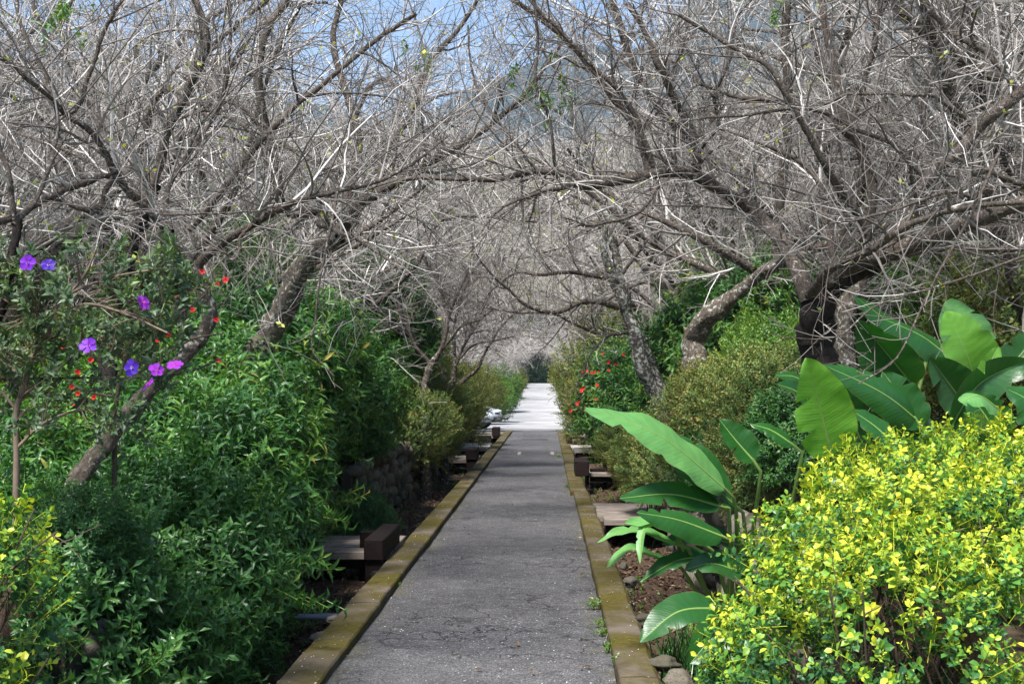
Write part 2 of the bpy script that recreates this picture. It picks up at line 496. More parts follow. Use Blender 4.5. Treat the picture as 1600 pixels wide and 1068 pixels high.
def stone_mat():
    m, t, o = nt('river_stone')
    v = coords(t); oi = t.nodes.new('ShaderNodeObjectInfo')
    n1 = noise(t, v, 7, 6, 0.7); n2 = noise(t, v, 30, 5, 0.7)
    b = ramp(t, oi.outputs['Random'], [(0, (0.06, 0.052, 0.042)), (0.5, (0.12, 0.10, 0.08)), (1, (0.22, 0.19, 0.155))])
    c = mixc(t, 1.0, b, ramp(t, n2, [(0.3, (0.6, 0.6, 0.6)), (0.7, (1.3, 1.3, 1.3))]), 'MULTIPLY')
    c = mixc(t, ramp(t, n1, [(0.50, (0, 0, 0)), (0.60, (0.85, 0.85, 0.85))]), c, (0.07, 0.075, 0.022))
    principled(t, o, c, 0.85, bump(t, n2, 0.6, 0.01), 0.2)
    return m
M['stone'] = stone_mat()
M['mortar'] = simple('wall_earth', (0.05, 0.042, 0.032), 0.95, 0.1, 0.5, 15, 0.8)
M['petal_white'] = simple('fallen_petal', (0.75, 0.72, 0.70), 0.6, 0.2, 0.1, 10)
M['pvc'] = simple('grey_plastic_pipe', (0.20, 0.22, 0.25), 0.4, 0.5, 0.15, 30)
M['iron'] = simple('drain_iron', (0.035, 0.034, 0.034), 0.6, 0.4, 0.3, 40)

def petal_mat(name, a, b):
    m, t, o = nt(name)
    at = t.nodes.new('ShaderNodeAttribute'); at.attribute_name = 'tint'
    c = ramp(t, at.outputs['Fac'], [(0, b), (0.25, a), (1, a)])
    pr = principled(t, None, c, 0.5, None, 0.2)
    tr = t.nodes.new('ShaderNodeBsdfTranslucent'); t.links.new(c, tr.inputs[0])
    mx = t.nodes.new('ShaderNodeMixShader'); mx.inputs[0].default_value = 0.3
    t.links.new(pr.outputs[0], mx.inputs[1]); t.links.new(tr.outputs[0], mx.inputs[2]); t.links.new(mx.outputs[0], o.inputs[0])
    return m
M['purple'] = petal_mat('petal_violet', (0.20, 0.03, 0.52), (0.55, 0.25, 0.80))
M['purple_dark'] = petal_mat('petal_deep_violet', (0.06, 0.015, 0.34), (0.62, 0.58, 0.85))
M['magenta'] = petal_mat('petal_magenta', (0.30, 0.035, 0.48), (0.55, 0.10, 0.45))
M['red'] = petal_mat('petal_red', (0.80, 0.035, 0.03), (0.85, 0.16, 0.05))
M['stamen'] = simple('stamen', (0.45, 0.08, 0.25), 0.5)

def bigleaf_mat(name, a, b, rib, rough=0.48, trans=0.25):
    m, t, o = nt(name)
    uvn = t.nodes.new('ShaderNodeUVMap'); uvn.uv_map = 'uv'
    s = N(t, 'SeparateXYZ'); t.links.new(uvn.outputs[0], s.inputs[0])
    u = math_(t, 'ABSOLUTE', math_(t, 'SUBTRACT', s.outputs['X'], 0.5))
    vv = math_(t, 'SUBTRACT', s.outputs['Y'], math_(t, 'MULTIPLY', u, 0.22))
    nz = noise(t, coords(t), 5, 4)
    wv = math_(t, 'SINE', math_(t, 'ADD', math_(t, 'MULTIPLY', vv, 210), math_(t, 'MULTIPLY', nz, 5)))
    wv2 = math_(t, 'SINE', math_(t, 'ADD', math_(t, 'MULTIPLY', vv, 73), math_(t, 'MULTIPLY', nz, 24)))
    c = mixc(t, nz, a, b)
    c = mixc(t, math_(t, 'MULTIPLY', math_(t, 'ADD', wv, 1.0), 0.025), c, tuple(min(1, x * 1.9) for x in b))
    c = mixc(t, math_(t, 'MULTIPLY', math_(t, 'ADD', wv2, 1.0), 0.08), c, tuple(x * 0.5 for x in a))
    c = mixc(t, ramp(t, noise(t, coords(t), 22, 5, 0.8), [(0.66, (0, 0, 0)), (0.72, (0.6, 0.6, 0.6))]), c, (0.20, 0.16, 0.06))
    edge = math_(t, 'ADD', u, math_(t, 'MULTIPLY', noise(t, coords(t), 12, 4, 0.7), 0.10))
    c = mixc(t, ramp(t, edge, [(0.535, (0, 0, 0)), (0.56, (0.8, 0.8, 0.8))]), c, (0.16, 0.10, 0.035))
    pr = principled(t, None, c, rough, bump(t, math_(t, 'ADD', wv, math_(t, 'MULTIPLY', wv2, 1.5)), 0.07, 0.004), 0.45)
    tr = t.nodes.new('ShaderNodeBsdfTranslucent')
    t.links.new(mixc(t, 1.0, c, (1.3, 1.5, 0.5), 'MULTIPLY'), tr.inputs[0])
    mx = t.nodes.new('ShaderNodeMixShader'); mx.inputs[0].default_value = trans
    t.links.new(pr.outputs[0], mx.inputs[1]); t.links.new(tr.outputs[0], mx.inputs[2]); t.links.new(mx.outputs[0], o.inputs[0])
    return m
M['big'] = bigleaf_mat('paddle_leaf', (0.013, 0.070, 0.013), (0.026, 0.115, 0.018), None, 0.36)
M['big_light'] = bigleaf_mat('paddle_leaf_young', (0.10, 0.27, 0.03), (0.17, 0.40, 0.045), None, 0.38, 0.35)
M['big_pale'] = bigleaf_mat('paddle_leaf_glossy', (0.10, 0.27, 0.07), (0.16, 0.38, 0.11), None, 0.38, 0.3)
M['rib'] = simple('midrib', (0.16, 0.26, 0.06), 0.45, 0.4)
M['car_paint'] = simple('car_white_paint', (0.72, 0.75, 0.80), 0.18, 0.6, 0.02, 5)
M['car_dark'] = simple('car_dark_plastic', (0.02, 0.02, 0.024), 0.5, 0.4)
M['car_glass'] = simple('car_glass', (0.03, 0.05, 0.07), 0.06, 0.8, 0.1)
M['lamp_lens'] = simple('headlight_lens', (0.55, 0.58, 0.62), 0.1, 0.8, 0.1)
M['rubber'] = simple('tyre_rubber', (0.018, 0.018, 0.018), 0.8)
M['metal'] = simple('wheel_alloy', (0.4, 0.4, 0.42), 0.3, 0.6, 0.1)

# ------------------------------------------------------------------ terrain
PATH_L, PATH_R = -1.20, 0.375
KERB_L, KERB_R = -1.45, 0.605
DITCH_L, DITCH_R = -2.30, 1.50
PLAZA_Y = 43.5

def roadz(y):
    return np.interp(y, [-10, 45, 64, 82, 125, 170, 600], [0, 0, -0.10, 0.37, 1.35, 2.4, 2.4])

def sm(a, b, x):
    t = np.clip((x - a) / (b - a), 0, 1); return t * t * (3 - 2 * t)

def ground_h(x, y):
    x = np.asarray(x, float); y = np.asarray(y, float)
    dl = DITCH_L - x; dr = x - DITCH_R; d = np.maximum(dl, dr)
    near = 1 - sm(38, 44, y)
    ditch = -0.30 + 0.04 * np.sin(3.1 * y + 2 * x) + 0.03 * np.sin(7.7 * y - 5 * x)
    bank = 0.62 + 0.05 * np.clip(d, 0, 8) + 0.03 * np.sin(2 * x + y)
    zn = ditch + (bank - ditch) * sm(0.02, 0.14, d)
    c = -0.8 + 0 * y
    half = 2.0
    df = np.abs(x - c) - half
    zf = roadz(y) - 0.03 + 0.5 * sm(0.3, 3.5, df) * sm(60, 66, y) + 0.25 * sm(4, 10, np.abs(x)) * (1 - sm(60, 66, y))
    z = zn * near + zf * (1 - near)
    z = z + 0.26 * np.clip(np.abs(x) - 7, 0, 60) * sm(22, 60, y)
    z = z + np.clip(y - 150, 0, 110) * 0.36 * (1 + 0.25 * np.sin(x * 0.02 + 1))
    z = z + 0.4 * np.sin(x * 0.21 + 1.3) * np.sin(y * 0.13) * sm(12, 30, np.abs(x))
    return z

xs = np.unique(np.round(np.concatenate([np.linspace(-260, -20, 25), np.linspace(-20, -3, 35), np.linspace(-3, -2.0, 21), np.linspace(-2.0, 1.3, 34),
                               np.linspace(1.3, 2.2, 19), np.linspace(2.2, 20, 37), np.linspace(20, 260, 25)]), 3))
ys = np.unique(np.round(np.concatenate([np.linspace(-6, 30, 145), np.linspace(30, 60, 61), np.linspace(60, 170, 56), np.linspace(170, 570, 41)]), 3))
X, Yg = np.meshgrid(xs, ys)
Z = ground_h(X, Yg)
V = np.stack([X, Yg, Z], -1).reshape(-1, 3)
nx = len(xs)
i = (np.arange(len(ys) - 1)[:, None] * nx + np.arange(nx - 1)[None]).ravel()
F = np.stack([i, i + 1, i + 1 + nx, i + nx], 1)
tag(link('ground', make_mesh('ground', V, None, F, M['ground'], smooth=True)), kind='structure')

# path slab
rng = np.random.default_rng(3)
py_ = np.linspace(-5, PLAZA_Y + 0.6, 180)
px_ = np.linspace(PATH_L, PATH_R, 12)
Xp, Yp = np.meshgrid(px_, py_)
Zp = 0.012 * np.sin(Xp * 3 + Yp * 0.7) * np.cos(Yp * 0.9) - 0.012 * np.abs((Xp + 0.41) / 0.79) ** 4 - 0.004
Xp = Xp + np.where(np.abs(Xp + 0.4125) > 0.78, 0.010 * np.sin(Yp * 5) + 0.008 * np.sin(Yp * 13), 0) * 0.4
V = np.stack([Xp, Yp, Zp], -1).reshape(-1, 3)
i = (np.arange(179)[:, None] * 12 + np.arange(11)[None]).ravel()
tag(link('path', make_mesh('path', V, None, np.stack([i, i + 1, i + 13, i + 12], 1), M['asphalt'], smooth=True)), kind='structure')

# kerbs: cast in blocks, each a piece of its own
def kerb(side):
    root = bpy.data.objects.new('kerb', None); COL.objects.link(root); root['kind'] = 'structure'
    rnd = random.Random(5 + side)
    y = 3.0
    while y < PLAZA_Y - 0.5:
        L = rnd.uniform(2.6, 4.2)
        y1 = min(y + L, PLAZA_Y - 0.3)
        a, b = (KERB_L, PATH_L) if side < 0 else (PATH_R, KERB_R)
        if side > 0 and y > 16.5: a, b = a - 0.05, b - 0.02
        off = rnd.uniform(-0.004, 0.004)
        top = 0.045 + rnd.uniform(-0.003, 0.004)
        n = max(4, int((y1 - y) / 0.16)); P = Parts()
        yy = np.linspace(y + 0.006, y1 - 0.006, n + 1)
        prof = []
        for j, q in enumerate(yy):
            w1 = 0.0015 * math.sin(q * 5) + 0.0025 * rnd.uniform(-1, 1); w2 = 0.004 * math.sin(q * 3 + 2) + 0.005 * rnd.uniform(-1, 1)
            tz = top + 0.002 * rnd.uniform(-1, 1)
            xa, xb = a + off + (w1 if side > 0 else w2), b + off + (w2 if side > 0 else w1)
            inner, outer = (xb, xa) if side < 0 else (xa, xb)
            s = 1 if side > 0 else -1
            prof.append([(inner, q, -0.04), (inner + s * 0.002, q, tz - 0.010), (inner + s * 0.011, q, tz), ((inner + outer) / 2, q, tz + 0.004),
                         (outer - s * 0.03, q, tz - 0.002), (outer - s * 0.004, q, tz - 0.03), (outer, q, -0.38)])
        A = np.array(prof); m_ = A.shape[1]
        ii = (np.arange(n)[:, None] * m_ + np.arange(m_ - 1)[None]).ravel()
        F = np.stack([ii, ii + 1, ii + 1 + m_, ii + m_], 1)
        if side > 0: F = F[:, ::-1]
        caps = []
        base = 0
        Vv = A.reshape(-1, 3)
        me_f3 = []
        for r0 in (0, n * m_):
            for k in range(1, m_ - 1): me_f3.append([r0, r0 + k, r0 + k + 1])
        clean = False
        me = make_mesh('kerb_block', Vv, me_f3, F, M['kerb_clean'] if clean else M['kerb'])
        link('kerb_block', me, root)
        y = y1 + 0.001
kerb(-1); kerb(1)

# plaza and road beyond it
def sheet(name, xl, xr, yy, dz, mat, nxs=8):
    A = []
    for q, l, r in zip(yy, xl, xr):
        for s in np.linspace(0, 1, nxs):
            A.append((l + (r - l) * s, q, float(roadz(q)) + dz))
    n = len(yy)
    i = (np.arange(n - 1)[:, None] * nxs + np.arange(nxs - 1)[None]).ravel()
    return tag(link(name, make_mesh(name, A, None, np.stack([i, i + 1, i + 1 + nxs, i + nxs], 1), mat, smooth=True)), kind='structure')
yy = np.concatenate([np.linspace(PLAZA_Y + 0.6, 62, 20), np.linspace(63, 140, 40)])
xl = np.interp(yy, [44, 46, 58, 62, 70, 140], [-7.5, -8.5, -8.5, -2.6, -2.45, -2.4])
xr = np.interp(yy, [44, 46, 58, 62, 70, 140], [5.0, 6.0, 6.0, 1.0, 0.8, 0.6])
sheet('road', xl, xr, yy, 0.004, M['plaza'])

# iron drain strips set across the path
for (y0, x0, x1, w) in ((37.0, -0.75, 0.0, 0.22), (29.2, -0.70, -0.62, 0.9), (29.2, 0.06, 0.14, 0.9)):
    V, F3, F4 = box_arrays(x0, x1, y0, y0 + w, -0.03, 0.014, 0.003)
    o = link('drain_cover', make_mesh('drain_cover', V, F3, F4, M['iron'] if y0 > 30 else M['slab']))
    lab = {37.0: 'dark iron drain strip set across the path before the bright road'}.get(y0, 'narrow pale strip set into the asphalt, ' + ('left' if x0 < -0.5 else 'right') + ' end of the trench patch')
    tag(o, lab, 'drain cover')

# ------------------------------------------------------------------ mountain behind
yy = np.linspace(0, 1, 30); xx = np.linspace(-1, 1, 80)
rng = np.random.default_rng(8)
V = []
for a in yy:
    for b in xx:
        ridge = 350 + 260 * min(1, max(0, (b - 0.08) / 0.22)) + 40 * math.sin(b * 5 + 1) + 35 * math.sin(b * 13) + 14 * math.sin(b * 31 + 2) + 7 * math.sin(b * 67)
        x = b * 1500; y = 620 + a * 900
        z = -5 + (ridge + 5) * a ** 0.9 + (18 * math.sin(b * 24 + a * 6) + 9 * math.sin(b * 55 + a * 14)) * a * (1 - a) * 3
        V.append((x, y, z))
i = (np.arange(29)[:, None] * 80 + np.arange(79)[None]).ravel()
mm, t, o = nt('hazed_forest_slope')
v = coords(t)
c = ramp(t, noise(t, v, 0.02, 8, 0.75), [(0.35, (0.030, 0.052, 0.060)), (0.6, (0.055, 0.085, 0.085)), (0.75, (0.09, 0.115, 0.10))])  # forest colours shifted towards blue, distance haze painted in
principled(t, o, c, 0.95, bump(t, noise(t, v, 0.08, 6, 0.8), 1.0, 8.0), 0.1)
tag(link('mountain', make_mesh('mountain', V, None, np.stack([i, i + 1, i + 81, i + 80], 1), mm, smooth=True)), kind='structure')

# ------------------------------------------------------------------ hero trees
def px_limb(pts, w0, w1, K=34):
    """pts (px, py, Y) -> centre line and radii in metres; w in pixels of width"""
    q = []
    n = len(pts)
    for k, (a, b, y) in enumerate(pts):
        p = W(a, b, y); s = k / (n - 1)
        q.append((p.x, p.y, p.z, (w0 + (w1 - w0) * s) / 2 * y / FPX))
    s = spline(q, K)
    return s[:, :3], s[:, 3]

HERO_SEG = 0
def rough_tube(P, R, sides, rng, amp=0.17):
    K = len(P)
    V, F = tubes(P[None], R[None], sides)
    C = np.repeat(P, sides, 0)
    ph = rng.random(4) * 6
    ang = np.tile(np.arange(sides) * 2 * PI / sides, K); kk = np.repeat(np.arange(K), sides)
    s = 1 + amp * (np.sin(ang * 2 + ph[0] + kk * 0.5) * 0.5 + np.sin(ang * 3 + ph[1] - kk * 0.33) * 0.5 + np.sin(kk * 1.1 + ph[2]) * 0.4 + rng.normal(size=len(kk)) * 0.35)
    return C + (V - C) * s[:, None], F

def hero_tree(label, trunk_pts, limbs, seed, mat='bark', bark_limb='limb', dens=1.0, twig='twig', leafy=30, spr_up=0.25, stems=None, tl=1.0):
    dens = dens * 1.42
    rng = np.random.default_rng(seed)
    base = W(*trunk_pts[0][0][0])
    gz = float(ground_h(base.x, base.y))
    root = empty('plum_tree', (base.x, base.y, gz), label, 'tree', 'leafless plum trees beside the path')
    org = np.array([base.x, base.y, gz])
    LP = []; LR = []
    for k, (pts, w0, w1) in enumerate(trunk_pts):
        P, R = px_limb(pts, w0, w1)
        P = P + np.cumsum(rng.normal(size=P.shape), 0) * 0.004 * np.array([1, 1, 0.5]) + rng.normal(size=P.shape) * R[:, None] * 0.05
        if k == 0 and P[0, 2] > gz:   # carry the trunk down to the ground
            b = np.array([P[0, 0] * 1.0, P[0, 1], gz - 0.15])
            ext = np.linspace(0, 1, 5)[:-1, None]
            P = np.vstack([b * (1 - ext) + P[0] * ext, P]); R = np.concatenate([R[0] * (1.25 - 0.25 * ext[:, 0]), R])
        V, F = rough_tube(P, R, 14, rng)
        link('trunk', make_mesh('trunk', V - org, None, F, M[mat], smooth=True), root)
        kk = np.linspace(0, len(P) - 1, 34).astype(int)
        LP.append(P[kk]); LR.append(R[kk])
    ntr = len(LP)
    for pts, w0, w1 in limbs:
        P, R = px_limb(pts, w0, w1)
        P = P + np.cumsum(rng.normal(size=P.shape), 0) * 0.0035
        V, F = rough_tube(P, R, 8, rng, 0.07)
        link('limb', make_mesh('limb', V - org, None, F, M[bark_limb], smooth=True), root)
        LP.append(P); LR.append(R)
    P0 = np.array(LP[ntr:] if limbs else LP); R0 = np.array(LR[ntr:] if limbs else LR)
    Pt = Parts()
    p1, r1 = spawn(rng, P0, R0, 6.0 * dens, 0.5 * tl, 1.9 * tl, 8, 0.45, 0.011, 0.0020, 25, 70, spr_up, 0.14)
    p2, r2 = spawn(rng, p1, r1, 7.0 * dens, 0.25 * tl, 1.0 * tl, 5, 0.6, 0.0042, 0.0014, 25, 65, spr_up * 0.6, 0.19)
    p3, r3 = spawn(rng, p2, r2, 9.0 * dens, 0.06 * tl, 0.42 * tl, 3, 0.75, 0.0028, 0.0012, 30, 75, 0.12, 0.12)
    q2, s2 = spawn(rng, P0, R0, 7.0 * dens, 0.2 * tl, 1.2 * tl, 6, 0.3, 0.0048, 0.0015, 35, 85, spr_up, 0.12)
    q3, s3 = spawn(rng, q2, s2, 8.0 * dens, 0.06 * tl, 0.40 * tl, 3, 0.75, 0.0028, 0.0012, 30, 75, 0.1, 0.12)
    for P, R, sd in ((p1, r1, 4), (p2, r2, 3), (p3, r3, 3), (q2, s2, 3), (q3, s3, 3)):
        if len(P):
            V, F = tubes(P, R, sd)
            tt = np.repeat(twig_tint(rng, len(P)), P.shape[1] * sd)
            Pt.add(V, None, F, tt)
    link('twigs', Pt.mesh('twigs', M[twig], False, org), root, kind='stuff')
    leafy = leafy * 3
    if leafy:
        tips = np.vstack([p3[:, -1], q3[:, -1]]); sel = rng.choice(len(tips), min(leafy, len(tips)), replace=False)
        B = Parts()
        for p in tips[sel]:
            for _ in range(rng.integers(1, 4)):
                d = unit(rng.normal(size=3)); s = unit(np.cross(d, rng.normal(size=3))); L = rng.uniform(0.018, 0.042)
                B.add([p, p + d * L * 0.5 + s * L * 0.28, p + d * L, p + d * L * 0.5 - s * L * 0.28], [(0, 1, 2), (0, 2, 3)], None, rng.random())
        link('young_leaves', B.mesh('young_leaves', M['bud'], False, org), root, kind='stuff')
    return root

# left, near: leaning trunk behind the violet flowers
hero_tree('leaning plum tree whose mottled trunk rises out of the left hedge behind the violet flowers',
    [([(118, 760, 6.9), (140, 725, 6.9), (190, 662, 6.95), (240, 606, 7.0), (285, 562, 7.05), (325, 505, 7.1), (318, 465, 7.1), (303, 420, 7.1)], 30, 20),
     ([(300, 545, 7.12), (290, 507, 7.2), (284, 458, 7.25), (277, 410, 7.25), (266, 362, 7.2)], 18, 15)],
    [([(303, 425, 7.1), (320, 400, 7.05), (358, 371, 6.9), (392, 350, 6.8), (425, 333, 6.7), (463, 316, 6.6), (527, 299, 6.6), (572, 290, 6.7), (614, 274, 6.9), (652, 253, 7.1), (698, 215, 7.4)], 17, 3),
     ([(303, 425, 7.1), (289, 392, 7.1), (274, 379, 7.1), (253, 345, 7.1), (210, 307, 7.0), (181, 270, 6.9), (166, 236, 6.8), (139, 202, 6.7), (105, 181, 6.6), (63, 143, 6.4), (0, 97, 6.2), (-60, 60, 6.0)], 17, 6),
     ([(181, 272, 6.9), (150, 275, 6.8), (110, 290, 6.7), (75, 310, 6.6), (25, 337, 6.5), (-40, 360, 6.4)], 9, 13),
     ([(181, 272, 6.9), (168, 300, 6.8), (156, 324, 6.75), (126, 326, 6.7), (84, 312, 6.65)], 10, 6),
     ([(156, 324, 6.75), (220, 333, 6.6), (300, 337, 6.5), (380, 336, 6.5), (450, 325, 6.6)], 5, 2),
     ([(105, 181, 6.6), (126, 160, 6.6), (143, 110, 6.6), (164, 59, 6.6), (185, 25, 6.6), (215, -20, 6.6)], 8, 6),
     ([(266, 362, 7.2), (240, 320, 7.4), (180, 280, 7.6), (100, 240, 7.8), (20, 215, 8.0)], 12, 4),
     ([(392, 350, 6.8), (382, 372, 6.75), (368, 403, 6.7), (350, 395, 6.7), (330, 385, 6.7)], 7, 3),
     ([(266, 362, 7.2), (262, 300, 7.3), (290, 240, 7.4), (330, 190, 7.5), (350, 130, 7.5), (360, 60, 7.5), (350, -30, 7.6)], 10, 4)],
    11, 'bark', dens=0.95, leafy=26)

hero_tree('dark slender plum tree at the far left edge with a bare upright limb',
    [([(-60, 640, 6.0), (-20, 520, 6.0), (10, 420, 6.0), (19, 337, 6.0)], 26, 12)],
    [([(19, 337, 6.0), (16, 274, 6.0), (4, 236, 6.0), (-10, 160, 6.0), (-12, 60, 6.0)], 11, 6),
     ([(19, 350, 6.0), (60, 300, 6.2), (90, 200, 6.4), (80, 120, 6.5), (40, 40, 6.6), (30, -30, 6.7)], 8, 5)],
    12, 'bark_dark', dens=0.7, leafy=10)

hero_tree('dark plum tree standing right behind the leaning trunk on the left, limbs rising steeply',
    [([(170, 560, 9.6), (178, 470, 9.6), (198, 380, 9.5), (236, 290, 9.4)], 30, 18)],
    [([(236, 290, 9.4), (246, 250, 9.4), (261, 190, 9.3), (286, 139, 9.2), (312, 85, 9.1), (314, 45, 9.1), (295, -10, 9.1)], 17, 12),
     ([(300, 112, 9.2), (333, 63, 9.1), (370, 30, 9.0), (408, 0, 9.0), (440, -30, 9.0)], 9, 6),
     ([(236, 290, 9.4), (200, 230, 9.3), (150, 180, 9.2), (110, 110, 9.1), (60, 40, 9.0), (40, -20, 9)], 12, 5),
     ([(295, 358, 9.3), (337, 312, 9.2), (371, 265, 9.1), (404, 223, 9.0), (446, 181, 9.0), (484, 147, 9.0), (530, 110, 9.0), (590, 60, 9.0), (650, 20, 9)], 12, 7),
     ([(261, 190, 9.3), (320, 170, 9.2), (370, 185, 9.1), (400, 215, 9.0), (425, 275, 9.0)], 7, 4)],
    13, 'bark_dark', dens=0.8, leafy=30)

# left, thick leaning trunk over the hedge
hero_tree('plum tree with a thick rough trunk leaning right out of the left hedge',
    [([(392, 600, 11.4), (402, 558, 11.4), (426, 518, 11.4), (449, 475, 11.3), (468, 432, 11.2), (500, 392, 11.0), (531, 364, 10.9)], 44, 30)],
    [([(531, 364, 10.9), (555, 324, 10.8), (593, 297, 10.7), (640, 272, 10.6), (690, 240, 10.5), (711, 227, 10.4), (770, 190, 10.3), (830, 130, 10.2), (880, 60, 10.2)], 24, 5),
     ([(545, 345, 10.8), (500, 330, 10.6), (455, 335, 10.4), (438, 320, 10.3), (434, 270, 10.2), (417, 211, 10.1), (404, 139, 10.0), (406, 101, 10.0), (417, 55, 10.0), (446, 8, 10.0), (465, -25, 10)], 17, 12),
     ([(531, 364, 10.9), (545, 300, 11.0), (560, 230, 11.1), (540, 150, 11.2), (520, 70, 11.3), (540, -10, 11.4)], 16, 8),
     ([(500, 350, 10.6), (521, 353, 9.8), (560, 367, 9.4), (584, 380, 9.2), (610, 396, 9.0), (640, 419, 8.8)], 12, 4),
     ([(593, 297, 10.7), (600, 240, 10.8), (640, 180, 10.9), (670, 100, 11.0), (720, 40, 11), (760, -20, 11)], 12, 6),
     ([(417, 211, 10.1), (470, 240, 10.0), (510, 260, 9.9), (540, 290, 9.8)], 7, 4),
     ([(417, 211, 10.1), (380, 170, 10), (340, 150, 10), (290, 120, 10)], 7, 4)],
    14, 'bark', dens=0.95, leafy=50)

# dead stick hanging in front of the hedge
def stick(label, pts, w0, w1, seed):
    rng = np.random.default_rng(seed)
    P, R = px_limb(pts, w0 * 0.75, w1 * 0.7)
    b = P[0]
    root = empty('hanging_branch', tuple(b), label, 'branch')
    V, F = rough_tube(P, R, 7, rng, 0.08)
    link('stem', make_mesh('stem', V - b, None, F, M['limb'], smooth=True), root)
    p1, r1 = spawn(rng, P[None], R[None], 6, 0.15, 0.7, 7, 0.6, 0.006, 0.0018, 20, 60, -0.2, 0.09)
    p2, r2 = spawn(rng, p1, r1, 4, 0.08, 0.3, 4, 0.7, 0.003, 0.0015, 25, 60, -0.05, 0.1)
    Q = Parts()
    for A, B in ((p1, r1), (p2, r2)):
        V, F = tubes(A, B * 0.75, 4); Q.add(V, None, F, np.repeat(twig_tint(rng, len(A)), A.shape[1] * 4))
    link('twigs', Q.mesh('twigs', M['twig'], False, b), root, kind='stuff')
stick('dead reddish branch hanging straight down in front of the left hedge', [(527, 300, 6.6), (518, 350, 6.5), (507, 400, 6.5), (498, 445, 6.5), (493, 500, 6.5), (488, 547, 6.5), (521, 586, 6.5)], 7, 3, 5)
stick('pale twiggy branch dipping over the big paddle leaves on the right', [(1560, 240, 5.6), (1520, 330, 5.5), (1470, 420, 5.4), (1440, 480, 5.4), (1400, 560, 5.3), (1340, 600, 5.3)], 7, 3, 6)
stick('thin pale branch crossing the trunks above the right hand shrubs', [(1600, 400, 6.0), (1520, 430, 6.0), (1440, 455, 5.9), (1365, 480, 5.8), (1310, 525, 5.7), (1240, 528, 5.7), (1200, 520, 5.7)], 6, 2, 7)
stick('grey horizontal branch under the violet flowers', [(345, 560, 6.4), (300, 578, 6.3), (210, 590, 6.2), (120, 590, 6.0), (0, 592, 5.9)], 4, 6, 8)

# right: the big arching limb across the path
hero_tree('plum tree with a short rough trunk leaning right above the olive shrubs',
    [([(1086, 560, 13.57), (1087, 526, 13.57), (1101, 499, 13.44), (1122, 482, 13.31), (1143, 463, 13.18), (1165, 445, 13.06), (1190, 425, 12.90), (1235, 404, 12.7), (1290, 380, 12.6)], 40, 8)],
    [([(1190, 425, 12.9), (1230, 408, 12.8), (1290, 380, 12.6), (1370, 360, 12.4), (1450, 330, 12.2)], 20, 8),
     ([(1216, 400, 12.67), (1220, 295, 12.54), (1228, 211, 12.42), (1230, 126, 12.29), (1226, 63, 12.29), (1230, -20, 12.29)], 17, 13),
     ([(1060, 265, 11.78), (1030, 290, 11.52), (1000, 330, 11.39), (930, 350, 11.26), (880, 340, 11.14)], 7, 3)],
    15, 'bark', dens=0.95, leafy=60)

